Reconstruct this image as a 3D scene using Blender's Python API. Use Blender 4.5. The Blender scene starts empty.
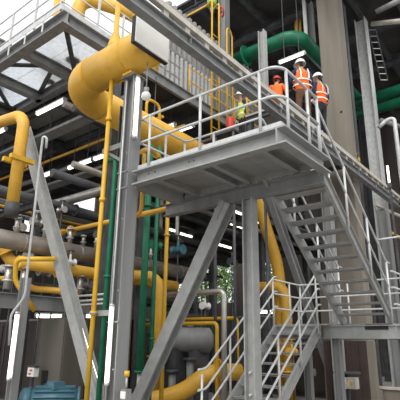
import bpy, math, random
from mathutils import Vector, Matrix, Quaternion
random.seed(7)
SC = bpy.context.scene
COL = SC.collection
V = Vector

# ------------------------------------------------------------------ camera
FPX = 460.0
PITCH, ROLL, YAW = math.radians(17.313), math.radians(.75), math.radians(38.764)
FW = V((math.cos(YAW)*math.cos(PITCH), math.sin(YAW)*math.cos(PITCH), math.sin(PITCH)))
_r = V((math.sin(YAW), -math.cos(YAW), 0)); _u = _r.cross(FW)
RT = _r*math.cos(ROLL) + _u*math.sin(ROLL)
UP = _u*math.cos(ROLL) - _r*math.sin(ROLL)
EYE = V((0, 0, 1.6))
cam = bpy.data.cameras.new('camera'); cam.sensor_width = 36; cam.lens = FPX/400*36
cam.clip_end = 500
co = bpy.data.objects.new('camera', cam); COL.objects.link(co)
M = Matrix((RT, UP, -FW)).transposed().to_4x4(); M.translation = EYE
co.matrix_world = M; SC.camera = co
# ------------------------------------------------------------------ sky, sun, exposure
W = bpy.data.worlds.new('overcast_sky'); SC.world = W; W.use_nodes = True
wn = W.node_tree; bg = wn.nodes['Background']
bg.inputs[0].default_value = (.97, .98, 1, 1); bg.inputs[1].default_value = 1.05
sl = bpy.data.lights.new('sun', 'SUN'); sl.energy = 1.6; sl.angle = math.radians(42); sl.color = (1, .97, .92)
so = bpy.data.objects.new('sun', sl); COL.objects.link(so)
so.rotation_euler = V((.62, .30, -.75)).to_track_quat('-Z', 'Y').to_euler()
vs = SC.view_settings
vs.view_transform = 'Standard'; vs.look = 'None'; vs.gamma = 1; vs.use_curve_mapping = False; vs.exposure = .32

def px(x, y, X=None, Y=None, Z=None, d=None):
    """photo pixel -> point on the plane x=X, y=Y or z=Z, or at depth d"""
    v = FW*FPX + RT*(x-200) + UP*(200-y)
    t = X/v.x if X is not None else Y/v.y if Y is not None else (Z-1.6)/v.z if Z is not None else d/FPX
    return EYE + v*t

# ------------------------------------------------------------------ materials
def mat(name, c, rough=.6, metal=0., vary=.12, scale=4., bump=0., emit=0., streak=False, rust=None, spec=.4, trans=0.):
    m = bpy.data.materials.new(name); m.use_nodes = True
    n = m.node_tree.nodes; l = m.node_tree.links; b = n['Principled BSDF']
    b.inputs['Roughness'].default_value = rough; b.inputs['Metallic'].default_value = metal
    b.inputs['Specular IOR Level'].default_value = spec
    if emit:
        b.inputs['Base Color'].default_value = (*c, 1)
        b.inputs['Emission Color'].default_value = (*c, 1); b.inputs['Emission Strength'].default_value = emit
        return m
    tc = n.new('ShaderNodeNewGeometry'); mp = n.new('ShaderNodeMapping')
    l.new(tc.outputs['Position'], mp.inputs[0])
    if streak: mp.inputs['Scale'].default_value = (1, 1, .12)
    nz = n.new('ShaderNodeTexNoise'); nz.inputs['Scale'].default_value = scale; nz.inputs['Detail'].default_value = 6
    l.new(mp.outputs[0], nz.inputs[0])
    cr = n.new('ShaderNodeValToRGB')
    cr.color_ramp.elements[0].position = .3; cr.color_ramp.elements[1].position = .7
    cr.color_ramp.elements[0].color = (*[max(0, k*(1-vary*1.6)) for k in c], 1)
    cr.color_ramp.elements[1].color = (*[min(1, k*(1+vary)) for k in c], 1)
    l.new(nz.outputs[0], cr.inputs[0]); out = cr.outputs[0]
    if rust:
        n2 = n.new('ShaderNodeTexNoise'); n2.inputs['Scale'].default_value = scale*2.3; n2.inputs['Detail'].default_value = 8
        l.new(mp.outputs[0], n2.inputs[0])
        r2 = n.new('ShaderNodeValToRGB'); r2.color_ramp.elements[0].position = .56; r2.color_ramp.elements[1].position = .72
        l.new(n2.outputs[0], r2.inputs[0])
        mx = n.new('ShaderNodeMixRGB'); mx.inputs[2].default_value = (*rust, 1)
        l.new(r2.outputs[0], mx.inputs[0]); l.new(out, mx.inputs[1]); out = mx.outputs[0]
    l.new(out, b.inputs['Base Color'])
    if bump:
        bp = n.new('ShaderNodeBump'); bp.inputs['Strength'].default_value = bump; bp.inputs['Distance'].default_value = .02
        l.new(nz.outputs[0], bp.inputs['Height']); l.new(bp.outputs[0], b.inputs['Normal'])
    if trans:
        tl = n.new('ShaderNodeBsdfTranslucent'); l.new(out, tl.inputs[0])
        ms = n.new('ShaderNodeMixShader'); ms.inputs[0].default_value = trans
        l.new(b.outputs[0], ms.inputs[1]); l.new(tl.outputs[0], ms.inputs[2])
        l.new(ms.outputs[0], n['Material Output'].inputs[0])
    return m
GALV = mat('galvanised_steel', (.36, .365, .355), .5, .25, .09, 6, rust=(.315, .32, .31))
RAILM = mat('rail_galvanised', (.58, .59, .58), .45, .25, .1, 8)
STEEL = mat('painted_grey_steel', (.245, .25, .25), .55, .1, .14, 5, streak=True)
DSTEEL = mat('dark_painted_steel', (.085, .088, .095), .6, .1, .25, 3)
BEIGE = mat('beige_painted_steel', (.52, .49, .43), .55, 0, .12, 4, rust=(.40, .37, .31))
CONC = mat('concrete', (.205, .183, .152), .9, 0, .2, 2.2, .3, streak=True)
GROUND = mat('ground_concrete', (.27, .25, .225), .95, 0, .15, .6, .2)
YEL = mat('yellow_paint', (.74, .42, .055), .42, 0, .07, 3, rust=(.64, .35, .045))
YEL2 = mat('bright_yellow_paint', (.68, .40, .03), .4, 0, .08, 5)
GRN = mat('green_paint', (.012, .17, .085), .4, 0, .15, 4)
LIME = mat('lime_paint', (.30, .52, .05), .5, 0, .1, 6)
SILV = mat('aluminium_cladding', (.55, .53, .49), .34, .75, .12, 5)
SILV2 = mat('dull_aluminium_cladding', (.30, .27, .235), .5, .45, .18, 3)
WHT = mat('white_paint', (.80, .80, .78), .5, 0, .05, 5)
CREAM = mat('cream_panel', (.78, .77, .72), .5, 0, .03, 4)
BLK = mat('black_rubber', (.02, .02, .022), .6, 0, .2, 6)
PANEL = mat('translucent_floor_panel', (.86, .89, .92), .6, 0, .07, 9, trans=.8)
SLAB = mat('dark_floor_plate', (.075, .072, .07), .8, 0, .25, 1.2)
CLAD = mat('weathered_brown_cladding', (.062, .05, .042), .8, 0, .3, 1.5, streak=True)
GCLAD = mat('grey_ribbed_cladding', (.34, .33, .31), .7, 0, .12, 3, streak=True)
BROWN = mat('dark_red_brown_panel', (.05, .034, .03), .7, 0, .2, 3)
BLUE = mat('teal_blue_paint', (.07, .17, .22), .45, 0, .12, 6)
RED = mat('red_paint', (.55, .04, .025), .45, 0, .08, 6)
ORNG = mat('hi_vis_orange', (.95, .16, .02), .7, 0, .06, 8)
LIMEV = mat('hi_vis_lime', (.62, .80, .08), .7, 0, .06, 8)
REFL = mat('reflective_tape', (.85, .84, .78), .35, .2, .03, 8)
NAVY = mat('navy_cloth', (.02, .026, .07), .85, 0, .15, 8)
TROU = mat('brown_work_trousers', (.12, .06, .035), .85, 0, .15, 8)
DTROU = mat('dark_work_trousers', (.022, .022, .03), .85, 0, .15, 8)
CABM = mat('drab_cabinet_paint', (.135, .12, .10), .6, 0, .15, 2, streak=True)
SKIN = mat('skin', (.50, .27, .17), .6, 0, .05, 8)
HAIR = mat('dark_hair', (.03, .018, .012), .7, 0, .1, 30)
LAMP = mat('fluorescent_tube', (1, .93, .80), emit=2.6)
ORL = mat('orange_lamp', (1, .25, .05), emit=2.5)
BARK = mat('bark', (.10, .075, .05), .9, 0, .2, 8)
LEAF = [mat('leaf_green_%d' % i, c, .6, 0, .25, 2, trans=.35) for i, c in enumerate(((.10, .22, .04), (.17, .31, .06), (.06, .14, .03)))]

# ------------------------------------------------------------------ mesh builder
class MB:
    def __init__(s): s.v = []; s.f = []; s.sm = []; s.mi = []
    def add(s, vs, fs, smooth=False, mi=0):
        b = len(s.v); s.v += [V(p) for p in vs]
        for i, f in enumerate(fs):
            s.f.append([b+k for k in f]); s.sm.append(smooth[i] if isinstance(smooth, list) else smooth); s.mi.append(mi)
        return s
    def box(s, a, b, mi=0):
        x0, y0, z0 = (min(a[i], b[i]) for i in range(3)); x1, y1, z1 = (max(a[i], b[i]) for i in range(3))
        vs = [(x, y, z) for z in (z0, z1) for y in (y0, y1) for x in (x0, x1)]
        return s.add(vs, [(0, 2, 3, 1), (4, 5, 7, 6), (0, 1, 5, 4), (2, 6, 7, 3), (0, 4, 6, 2), (1, 3, 7, 5)], mi=mi)
    def prof(s, p0, p1, poly, up=(0, 0, 1)):
        """extrude a 2-D profile (side, up) from p0 to p1"""
        p0, p1 = V(p0), V(p1); d = (p1-p0).normalized(); up = V(up)
        sd = d.cross(up).normalized(); up = sd.cross(d).normalized(); n = len(poly)
        vs = [p+sd*a+up*b for p in (p0, p1) for a, b in poly]
        fs = [[i, (i+1) % n, n+(i+1) % n, n+i] for i in range(n)] + [list(range(n))[::-1], [n+i for i in range(n)]]
        return s.add(vs, fs)
    def bar(s, p0, p1, w, h, up=(0, 0, 1)):
        return s.prof(p0, p1, [(-w/2, -h/2), (w/2, -h/2), (w/2, h/2), (-w/2, h/2)], up)
    def ibeam(s, p0, p1, w, h, t=.016, up=(0, 0, 1)):
        a, b, c = w/2, h/2, t*.6
        return s.prof(p0, p1, [(-a, -b), (a, -b), (a, -b+t), (c, -b+t), (c, b-t), (a, b-t), (a, b), (-a, b), (-a, b-t), (-c, b-t), (-c, -b+t), (-a, -b+t)], up)
    def chan(s, p0, p1, w, h, t=.014, up=(0, 0, 1), flip=1):
        b = h/2; P = [(0, -b), (w, -b), (w, -b+t), (t, -b+t), (t, b-t), (w, b-t), (w, b), (0, b)]
        if flip < 0: P = [(-x, y) for x, y in P][::-1]
        return s.prof(p0, p1, P, up)
    def tube(s, pts, r, seg=10, bend=0., nb=6, caps=True, closed=False):
        P = [V(p) for p in pts]
        if bend:
            Q = [P[0]]
            for i in range(1, len(P)-1):
                a, b, c = P[i-1], P[i], P[i+1]; u = (a-b); w = (c-b)
                k = min(bend, u.length*.499, w.length*.499); u.normalize(); w.normalize()
                if u.dot(w) < -.999: Q.append(b); continue
                s0, s1 = b+u*k, b+w*k
                ang = math.acos(max(-1, min(1, u.dot(w)))); rad = k*math.tan(ang/2)
                cen = b+(u+w).normalized()*(k/math.cos(ang/2))
                e0 = (s0-cen); e1 = (s1-cen); tot = math.acos(max(-1, min(1, e0.dot(e1)/(e0.length*e1.length))))
                ax = e0.cross(e1).normalized()
                for j in range(nb+1): Q.append(cen+Quaternion(ax, tot*j/nb) @ e0)
            Q.append(P[-1]); P = Q
        R = r if isinstance(r, (list, tuple)) else [r]*len(P)
        if len(R) != len(P): R = [R[0]]*len(P)
        d0 = (P[1]-P[0]).normalized(); nrm = d0.orthogonal().normalized(); vs = []
        for i, p in enumerate(P):
            d = ((P[min(i+1, len(P)-1)]-P[max(i-1, 0)])).normalized()
            nrm = (nrm-d*nrm.dot(d)).normalized(); bn = d.cross(nrm)
            vs += [p+(nrm*math.cos(2*math.pi*k/seg)+bn*math.sin(2*math.pi*k/seg))*R[i] for k in range(seg)]
        fs = []; sm = []
        for i in range(len(P)-1):
            for k in range(seg):
                k2 = (k+1) % seg; fs.append([i*seg+k, i*seg+k2, (i+1)*seg+k2, (i+1)*seg+k]); sm.append(True)
        if caps:
            fs += [list(range(seg))[::-1], [(len(P)-1)*seg+k for k in range(seg)]]; sm += [False, False]
        return s.add(vs, fs, sm)
    def cyl(s, p0, p1, r, seg=16, r1=None):
        return s.tube([p0, p1], [r, r if r1 is None else r1], seg)
    def ring(s, c, ax, R, r, seg=16, s2=6):
        ax = V(ax).normalized(); a = ax.orthogonal().normalized(); b = ax.cross(a); vs = []; c = V(c)
        for i in range(seg):
            e = a*math.cos(2*math.pi*i/seg)+b*math.sin(2*math.pi*i/seg)
            vs += [c+e*(R+r*math.cos(2*math.pi*k/s2))+ax*r*math.sin(2*math.pi*k/s2) for k in range(s2)]
        fs = [[i*s2+k, ((i+1) % seg)*s2+k, ((i+1) % seg)*s2+(k+1) % s2, i*s2+(k+1) % s2] for i in range(seg) for k in range(s2)]
        return s.add(vs, fs, True)
    def ball(s, c, r, seg=12, rings=8, zmin=-1., sq=(1, 1, 1)):
        c = V(c); vs = []; th0 = math.acos(max(-1, zmin))
        for i in range(rings+1):
            t = th0*i/rings
            vs += [c+V((sq[0]*r*math.sin(t)*math.cos(2*math.pi*k/seg), sq[1]*r*math.sin(t)*math.sin(2*math.pi*k/seg), sq[2]*r*math.cos(t))) for k in range(seg)]
        fs = [[i*seg+k, (i+1)*seg+k, (i+1)*seg+(k+1) % seg, i*seg+(k+1) % seg] for i in range(rings) for k in range(seg)]
        if zmin > -.99: fs.append([rings*seg+k for k in range(seg)])
        return s.add(vs, fs, True)
    def build(s, name, m, parent=None, base=True):
        lo = V([min(p[i] for p in s.v) for i in range(3)]); hi = V([max(p[i] for p in s.v) for i in range(3)])
        o0 = (lo+hi)/2
        if parent is None: o0.z = lo.z
        me = bpy.data.meshes.new(name); me.from_pydata([p-o0 for p in s.v], [], s.f)
        for mm in (m if isinstance(m, (list, tuple)) else [m]): me.materials.append(mm)
        me.polygons.foreach_set('use_smooth', s.sm); me.polygons.foreach_set('material_index', s.mi)
        me.update()
        return link(name, me, o0, parent)
WORLD = {}
def link(name, me, w, parent=None):
    o = bpy.data.objects.new(name, me); COL.objects.link(o); w = V(w)
    WORLD[o.name] = w
    if parent is not None: o.parent = parent; o.location = w-WORLD[parent.name]
    else: o.location = w
    return o
def cp(o, delta, parent=None):
    """copy of one object (shared mesh) moved by delta"""
    return link(o.name.split('.')[0], o.data, WORLD[o.name]+V(delta), parent if parent is not None else o.parent)
def tag(o, label, cat=None, group=None, kind=None):
    o['label'] = label
    if cat: o['category'] = cat
    if group: o['group'] = group
    if kind: o['kind'] = kind
    return o
def thing(name, label, cat, loc, group=None, kind=None):
    return tag(link(name, None, loc), label, cat, group, kind)

# ================================================================== SETTING
g = MB().box((-14, -16, -.3), (60, 60, 0)).build('floor', GROUND)
tag(g, 'grey concrete ground under the whole plant', 'ground', kind='structure')

# level-two floor: beyond the panelled corner platform it is dark plate on joists
lv = thing('ceiling', 'dark steel plate floor overhead seen from below between joists', 'ceiling', (14, 16, 8.9), kind='structure')
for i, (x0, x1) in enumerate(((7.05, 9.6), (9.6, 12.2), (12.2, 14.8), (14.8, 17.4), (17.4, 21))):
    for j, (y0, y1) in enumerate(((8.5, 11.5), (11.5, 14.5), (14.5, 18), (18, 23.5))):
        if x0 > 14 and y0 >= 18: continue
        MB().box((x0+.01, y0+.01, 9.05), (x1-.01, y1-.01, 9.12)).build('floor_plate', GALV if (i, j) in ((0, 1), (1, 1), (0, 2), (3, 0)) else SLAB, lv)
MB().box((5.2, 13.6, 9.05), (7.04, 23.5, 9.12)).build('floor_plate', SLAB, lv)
for x in (7.3, 8.3, 9.6, 10.9, 12.2, 13.5, 14.8, 16.1, 17.4):
    MB().ibeam((x, 8.75, 8.9), (x, 23.5 if x < 14 else 18, 8.9), .14, .28).build('joist', DSTEEL, lv)
for y in (11.5, 14.5, 18, 23.3):
    MB().ibeam((7.12, y, 8.8), (20.9 if y < 20 else 14.6, y, 8.8), .18, .44).build('main_beam', DSTEEL, lv)
# mezzanine ceiling
mz = thing('ceiling', 'low mezzanine soffit over the machinery behind the stairs', 'ceiling', (16, 15, 6.3), kind='structure')
for x0 in (11.6, 14.6, 17.6, 20.6):
    for y0 in (8.8, 12.0, 15.0, 18.0):
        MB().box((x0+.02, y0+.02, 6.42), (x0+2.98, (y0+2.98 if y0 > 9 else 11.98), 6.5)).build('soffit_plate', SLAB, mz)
for y in (8.87, 10.5, 12, 13.5, 15, 16.5, 18, 20.9):
    MB().ibeam((11.6, y, 6.28), (23.6, y, 6.28), .14, .26).build('joist', DSTEEL, mz)
for x in (11.7, 14.6, 17.6, 20.6):
    MB().ibeam((x, 8.97, 6.2), (x, 20.8, 6.2), .16, .36).build('main_beam', DSTEEL, mz)
# high roof over the right part
rf = thing('ceiling', 'dark high roof deck over the concrete and steel columns', 'ceiling', (18, 8, 15), kind='structure')
for x0 in (12.2, 15.2, 18.2, 21.2, 24.2):
    for y0 in (3.4, 6.9, 10.4):
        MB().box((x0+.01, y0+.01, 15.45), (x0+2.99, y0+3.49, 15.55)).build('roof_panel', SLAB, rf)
for y in (3.5, 5.0, 6.6, 8.5, 10.2, 12.0, 13.8):
    MB().ibeam((12.2, y, 15.24), (27, y, 15.24), .2, .4).build('roof_beam', DSTEEL, rf)
for x in (12.3, 15.2, 18.2, 21.2, 24.2):
    MB().ibeam((x, 3.4, 14.95), (x, 13.8, 14.95), .22, .3).build('cross_beam', DSTEEL, rf)
# far walls, added to dim the background, with gaps where daylight and trees show
def wall(name, label, panels, m, axis):
    t = thing(name, label, 'wall', panels[0][0], kind='structure')
    for a, b in panels: MB().box(a, b).build('cladding_panel', m, t)
    return t
P = []
for x0, x1, z0, z1 in ((-2, 2, 0, 9), (2, 6, 0, 9), (6, 10, 0, 9), (10, 13.6, 0, 9), (13.6, 14.4, 0, 7.6), (14.4, 15.1, 0, 9.6), (15.1, 16.8, 0, 5.5), (15.1, 16.8, 6.3, 11), (16.8, 18.5, 0, 7.6), (18.5, 21, 0, 11.5), (21, 23.5, 0, 11.5), (23.5, 27, 0, 11.5)):
    P.append(((x0, 23.7, z0), (x1-.03, 23.85, z1-.03)))
wall('added_wall_back', 'weathered brown cladding wall added to block daylight far behind the pipe racks', P, CLAD, 0)
P = []
for y0, y1, z0, z1 in ((-14, -6, 0, 16), (-6, -2, 0, 16), (-2, 1, 0, 16), (1, 3.4, 0, 16), (3.4, 5.6, 0, 16), (5.6, 8, 0, 16), (8, 11, 0, 16), (11, 15.1, 0, 12), (15.1, 16.4, 0, 4.4), (15.1, 16.4, 8.4, 12),
                       (16.4, 18.6, 0, 12), (18.6, 22.0, 0, 4.4), (18.6, 22, 8.1, 12), (22, 23.6, 0, 12)):
    P.append(((27.2, y0, z0), (27.35, y1-.03, z1-.03)))
wall('added_wall_right', 'weathered dark cladding wall added to block daylight behind the right columns', P, CLAD, 1)

# ================================================================== MAIN STEEL
def hcol(name, label, x, y, z0, z1, w=.3, m=STEEL, cat='column', plate=True, rot=False, group=None):
    t = thing(name, label, cat, (x, y, z0), group)
    MB().ibeam((x, y, z0+.03), (x, y, z1), w, w, .024, up=(1, 0, 0) if rot else (0, 1, 0)).build('shaft', m, t)
    if plate:
        b = MB().box((x-w*.8, y-w*.8, z0), (x+w*.8, y+w*.8, z0+.03)).build('base_plate', m, t)
        b0 = MB().cyl((x-w*.62, y-w*.62, z0+.03), (x-w*.62, y-w*.62, z0+.08), .018, 6).build('anchor_bolt', DSTEEL, t)
        for dx, dy in ((1, 0), (0, 1), (1, 1)): cp(b0, (dx*w*1.24, dy*w*1.24, 0))
    return t
CX, CY = 5.2, 5.82
t = hcol('steel_column', 'tall grey steel column carrying the yellow duct and vertical strip lights', CX, CY, 0, 6.38, .25)
MB().box((CX-.17, CY-.17, 6.38), (CX+.17, CY+.17, 6.41)).build('cap_plate', STEEL, t)
for z in (1.9, 4.15, 4.45): MB().box((CX-.15, CY-.13, z), (CX-.126, CY+.13, z+.02)).build('stiffener', STEEL, t)
for k in range(8):
    MB().cyl((CX-.14, CY-.08+.16*(k % 2), 1.2+.6*k), (CX-.125, CY-.08+.16*(k % 2), 1.2+.6*k), .014, 6).build('bolt', GALV, t)
# conduit along the column
c = MB().tube([(CX-.145, CY+.04, .4), (CX-.145, CY+.04, 6.3)], .016, 8).build('grey_conduit', RAILM)
tag(c, 'thin grey conduit clipped up the face of the duct column', 'conduit')
hcol('steel_column', 'grey steel post under the access platform beside the stairs', 6.62, 4.19, 0, 4.05, .2, GALV)
hcol('steel_column', 'dark steel column at the left behind the diagonal brace', 5.2, 13.4, 0, 8.7, .32, DSTEEL)
hcol('steel_column', 'dark square-set post just left of the duct column top', 5.88, 6.8, 0, 6.44, .17, DSTEEL)
hcol('steel_column', 'dark post seen inside the bend of the yellow duct', 6.9, 8.42, 0, 8.86, .2, DSTEEL)
hcol('steel_column', 'dark grey column rising through the yellow ladder level', 12.2, 8.72, 9.12, 14.78, .32, STEEL)
hcol('steel_column', 'dark column in the machinery hall behind the yellow elbow pipe', 9.3, 9.78, 0, 6.1, .26, DSTEEL)
hcol('steel_column', 'dark column between the two leafy gaps right of the platform post', 16.5, 9.95, 0, 6.1, .26, DSTEEL)

def brace(label, p0, p1, w, h, up, GALV=GALV):
    t = thing('diagonal_brace', label, 'brace', p1 if p1.z < p0.z else p0)
    MB().ibeam(p0, p1, w, h, .02, up).build('shaft', GALV, t)
    for p in (p0, p1):
        d = (p1-p0).normalized()*.35*(1 if p is p0 else -1)
        MB().bar(p, p+d, .03, h*1.25, up).build('gusset', GALV, t)
brace('bright grey diagonal brace rising from lower left to the platform beam', px(228, 203, X=6.6), px(129, 423, X=6.6), .24, .22, (1, 0, 0))
brace('long grey diagonal brace leaning left from the duct column foot', px(25, 128, X=5.5), px(101, 412, X=5.5), .22, .2, (1, 0, 0))

_a, _b = px(270, 196, d=13), px(302, 288, d=13); _b = _a+(_b-_a)*((_a.z-.05)/(_a.z-_b.z))
brace('dark raking strut behind the upper stair treads', _a, _b, .2, .2, (0, 0, 1), STEEL)
# frame beam under the platform
b = MB().ibeam((6.62, 2.78, 4.17), (6.62, 6.2, 4.17), .16, .25, .018)
tag(b.build('support_beam', STEEL), 'dark grey beam under the back edge of the access platform', 'beam')

# ------------------------------------------------------------------ access platform
ZP = 4.47
ap = thing('access_platform', 'galvanised access platform with guardrail at the head of the stairs', 'platform', (5.27, 4.2, 4.2))
FX, RX, RY, LY = 5.27, 6.5, 2.8, 5.64
def fascia(p0, p1, flip): return MB().chan(p0, p1, .15, .26, .026, flip=flip).build('fascia_channel', GALV, ap)
fascia((FX, RY, 4.33), (FX, LY, 4.33), -1)
fascia((RX+.12, RY, 4.33), (FX-.15, RY, 4.33), -1)
fascia((FX, LY, 4.33), (RX, LY, 4.33), -1)
for i, (y0, y1) in enumerate(((2.82, 3.68), (3.69, 4.62), (4.63, 5.62))):
    MB().box((FX+.02, y0, 4.42), (RX+.05, y1, 4.45)).build('deck_plate', GALV, ap)
MB().box((6.52, 2.83, 4.3), (6.54, 5.62, 4.419)).build('back_plate', GALV, ap)
for y in (3.2, 4.12, 4.4, 5.3): MB().ibeam((FX+.025, y, 4.36), (6.68, y, 4.36), .1, .12, .012).build('joist', GALV, ap)
MB().bar((FX-.02, RY-.02, 4.53), (FX-.02, LY, 4.53), .012, .13).build('toe_board', RAILM, ap)
MB().bar((FX-.02, RY-.02, 4.53), (RX, RY-.02, 4.53), .012, .13).build('toe_board', RAILM, ap)
bt = MB().cyl((FX-.005, 5.35, 4.38), (FX-.03, 5.35, 4.38), .016, 6).build('bolt', DSTEEL, ap)
for y, z in ((5.35, 4.28), (5.2, 4.38), (5.2, 4.28), (4.45, 4.38), (4.35, 4.38), (4.45, 4.28), (4.35, 4.28)): cp(bt, (0, y-5.35, z-4.38))
post = MB().cyl((FX-.04, 5.36, 4.45), (FX-.04, 5.36, 5.5), .024, 10).build('guard_post', RAILM, ap)
for y in (4.22, 3.1): cp(post, (0, y-5.36, 0))
for x in (5.42, 6.1, 6.46): cp(post, (x-FX+.04, RY-.05-5.36, 0))
for x in (5.9, 6.46): cp(post, (x-FX+.04, 5.6-5.36, 0))
for y in (4.9, 3.86): cp(post, (6.5-FX+.04, y-5.36, 0))
ex = FX-.04; ry = RY-.05
for z, nm in ((5.5, 'top_rail'), (5.02, 'mid_rail')):
    MB().tube([(ex+.05, 5.62, z), (ex, 5.55, z), (ex, ry, z), (6.48, ry, z)], .024, 10, .22).build(nm, RAILM, ap)
    MB().tube([(ex+.05, 5.6, z), (6.5, 5.6, z), (6.5, 3.86, z)], .022, 8, .12).build(nm, RAILM, ap)

# ------------------------------------------------------------------ stairs
def stair(label, x0, z0, sx, n, going, rise, ya, yb, rails, ext, zr, postk):
    """flight descending from (x0,z0) towards sx"""
    x1, z1 = x0+sx*going*n, z0-rise*n
    t = thing('staircase', label, 'stairs', (x1, (ya+yb)/2, max(0, z1-rise)))
    dv = V((sx*going, 0, -rise)).normalized()
    for y, fl in ((ya, 1 if sx > 0 else -1), (yb, -1 if sx > 0 else 1)):
        a = V((x0, y, z0-.10)); b = V((x1, y, z1-.10))
        MB().chan(a-dv*.02, b+dv*ext, .055, .21, .014, flip=fl).build('stringer', GALV, t)
    tr = MB()
    xa = x0+sx*going*.5; z = z0-rise
    tr.box((xa-.125, ya+.005, z-.026), (xa+.125, yb-.005, z-.010)); tr.box((xa+sx*.10, ya+.005, z-.036), (xa+sx*.125, yb-.005, z)); tr.box((xa-sx*.125, ya+.005, z-.034), (xa-sx*.10, yb-.005, z-.002))
    to = tr.build('tread', GALV, t)
    for k in range(1, n): cp(to, (sx*going*k, 0, -rise*k))
    for y in (ya-.045, yb+.045):
        for h in rails:
            a = V((x0, y, z0+h)); b = V((x1, y, z1+h))
            MB().tube([a-V((sx*.12, 0, 0)), a, b, b+V((sx*.2, 0, 0))], .021, 8, .1).build('top_rail' if h == rails[0] else 'mid_rail', RAILM, t)
        for k in postk:
            X = x0+sx*going*k; Z = z0-rise*k
            MB().cyl((X, y, Z-.15), (X, y, Z+rails[0]), .022, 8).build('guard_post', RAILM, t)
    return t
stair('upper flight of open galvanised stairs from platform down to landing', 6.55, 4.47, 1, 12, .245, .1885, 2.86, 3.78, (1.0, .5), .15, 0, (0.4, 4.3, 8.2, 12))
ZL = 2.02
stair('lower flight of open galvanised stairs from landing to the ground', 9.25, ZL, -1, 10, .25, .19, 4.26, 5.2, (1.05, .72, .39), .12, 0, (.3, 3.6, 7.0, 10.4))
ld = thing('stair_landing', 'galvanised landing between the two stair flights on steel legs', 'landing', (10.1, 4, 0))
MB().box((9.5, 2.8, ZL-.03), (10.65, 4.02, ZL)).build('deck_plate', GALV, ld)
MB().box((9.26, 4.03, ZL-.03), (10.65, 5.3, ZL)).build('deck_plate', GALV, ld)
MB().chan((9.5, 2.75, ZL-.16), (9.5, 4.24, ZL-.16), .08, .26, .02, flip=-1).build('fascia_channel', GALV, ld)
MB().chan((9.28, 4.2, ZL-.16), (9.28, 5.3, ZL-.16), .08, .26, .02, flip=-1).build('fascia_channel', GALV, ld)
MB().chan((10.65, 5.3, ZL-.16), (10.65, 2.75, ZL-.16), .08, .26, .02, flip=-1).build('fascia_channel', GALV, ld)
MB().chan((10.65, 2.78, ZL-.16), (9.5, 2.78, ZL-.16), .08, .26, .02, flip=-1).build('fascia_channel', GALV, ld)
MB().chan((9.28, 5.28, ZL-.16), (10.65, 5.28, ZL-.16), .08, .26, .02, flip=-1).build('fascia_channel', GALV, ld)
for x, y in ((9.62, 4.02), (10.55, 2.95), (10.55, 5.15), (9.62, 2.95)):
    if (x, y) != (9.62, 2.95): MB().ibeam((x, y, 0), (x, y, ZL-.28), .16, .16, .016, (0, 1, 0)).build('leg', STEEL, ld)
MB().box((9.46, 2.9, ZL-.12), (9.48, 3.35, ZL-.02)).build('dark_plate', BLK, ld)
pts = [(9.32, 5.32), (10.1, 5.32), (10.66, 5.32), (10.66, 4.1), (10.66, 2.74), (10.1, 2.74)]
lp = None
for x, y in pts:
    if lp is None: lp = MB().cyl((x, y, ZL-.1), (x, y, ZL+1.0), .022, 8).build('guard_post', RAILM, ld); lx, ly = x, y
    else: cp(lp, (x-lx, y-ly, 0))
for h in (1.0, .68, .36):
    MB().tube([(9.3, 5.32, ZL+h), (10.66, 5.32, ZL+h), (10.66, 2.74, ZL+h), (9.5, 2.74, ZL+h)], .02, 8, .1).build('rail', RAILM, ld)

# ------------------------------------------------------------------ overhead girder and walkway
YG = 4.5
gd = thing('overhead_girder', 'long grey girder with beige edge crossing above the access platform', 'girder', (9, YG, 6.54))
MB().ibeam((1.6, YG, 6.615), (17.4, YG, 6.615), .17, .23, .025).build('main_beam', STEEL, gd)
MB().box((1.6, YG-.12, 6.825), (17.4, YG-.02, 6.935)).build('edge_tube', BEIGE, gd)
MB().bar((1.6, YG+.04, 6.765), (17.4, YG+.04, 6.765), .05, .06).build('cable_run', DSTEEL, gd)
sb = MB().box((1.8, YG-.08, 6.73), (1.92, YG+.07, 6.825)).build('spacer_block', BEIGE, gd)
x = 2.3
while x < 17.2:
    cp(sb, (x-1.8, 0, 0)); x += .55
st = MB().box((2.0, YG-.08, 6.565), (2.012, YG+.08, 6.705)).build('stiffener', STEEL, gd)
for k in range(1, 10): cp(st, (1.6*k, 0, 0))
ww = thing('walkway', 'raised steel walkway the workers stand on behind the beige girder edge', 'walkway', (10.5, 5, 6.8))
for k in range(4): MB().box((8.8+1.15*k, YG-.02, 7.03), (9.935+1.15*k, 5.65, 7.08)).build('deck_plate', GALV, ww)
for k in range(5): MB().ibeam((8.86+1.12*k, YG-.01, 6.97), (8.86+1.12*k, 5.65, 6.97), .08, .12, .01).build('joist', DSTEEL, ww)
MB().tube([(8.82, 5.62, 8.05), (13.4, 5.62, 8.05)], .022, 8).build('top_rail', YEL2, ww)
MB().tube([(8.82, 5.62, 7.55), (13.4, 5.62, 7.55)], .022, 8).build('mid_rail', YEL2, ww)
p0 = MB().cyl((8.85, 5.62, 7.08), (8.85, 5.62, 8.05), .022, 8).build('guard_post', YEL2, ww)
for k in range(1, 5): cp(p0, (1.12*k, 0, 0))
MB().ibeam((8.9, 5.58, 0), (8.9, 5.58, 6.91), .16, .16, .014, (0, 1, 0)).build('leg', DSTEEL, ww)
MB().ibeam((13.2, 5.5, 0), (13.2, 5.5, 6.91), .16, .16, .014, (0, 1, 0)).build('leg', DSTEEL, ww)

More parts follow.
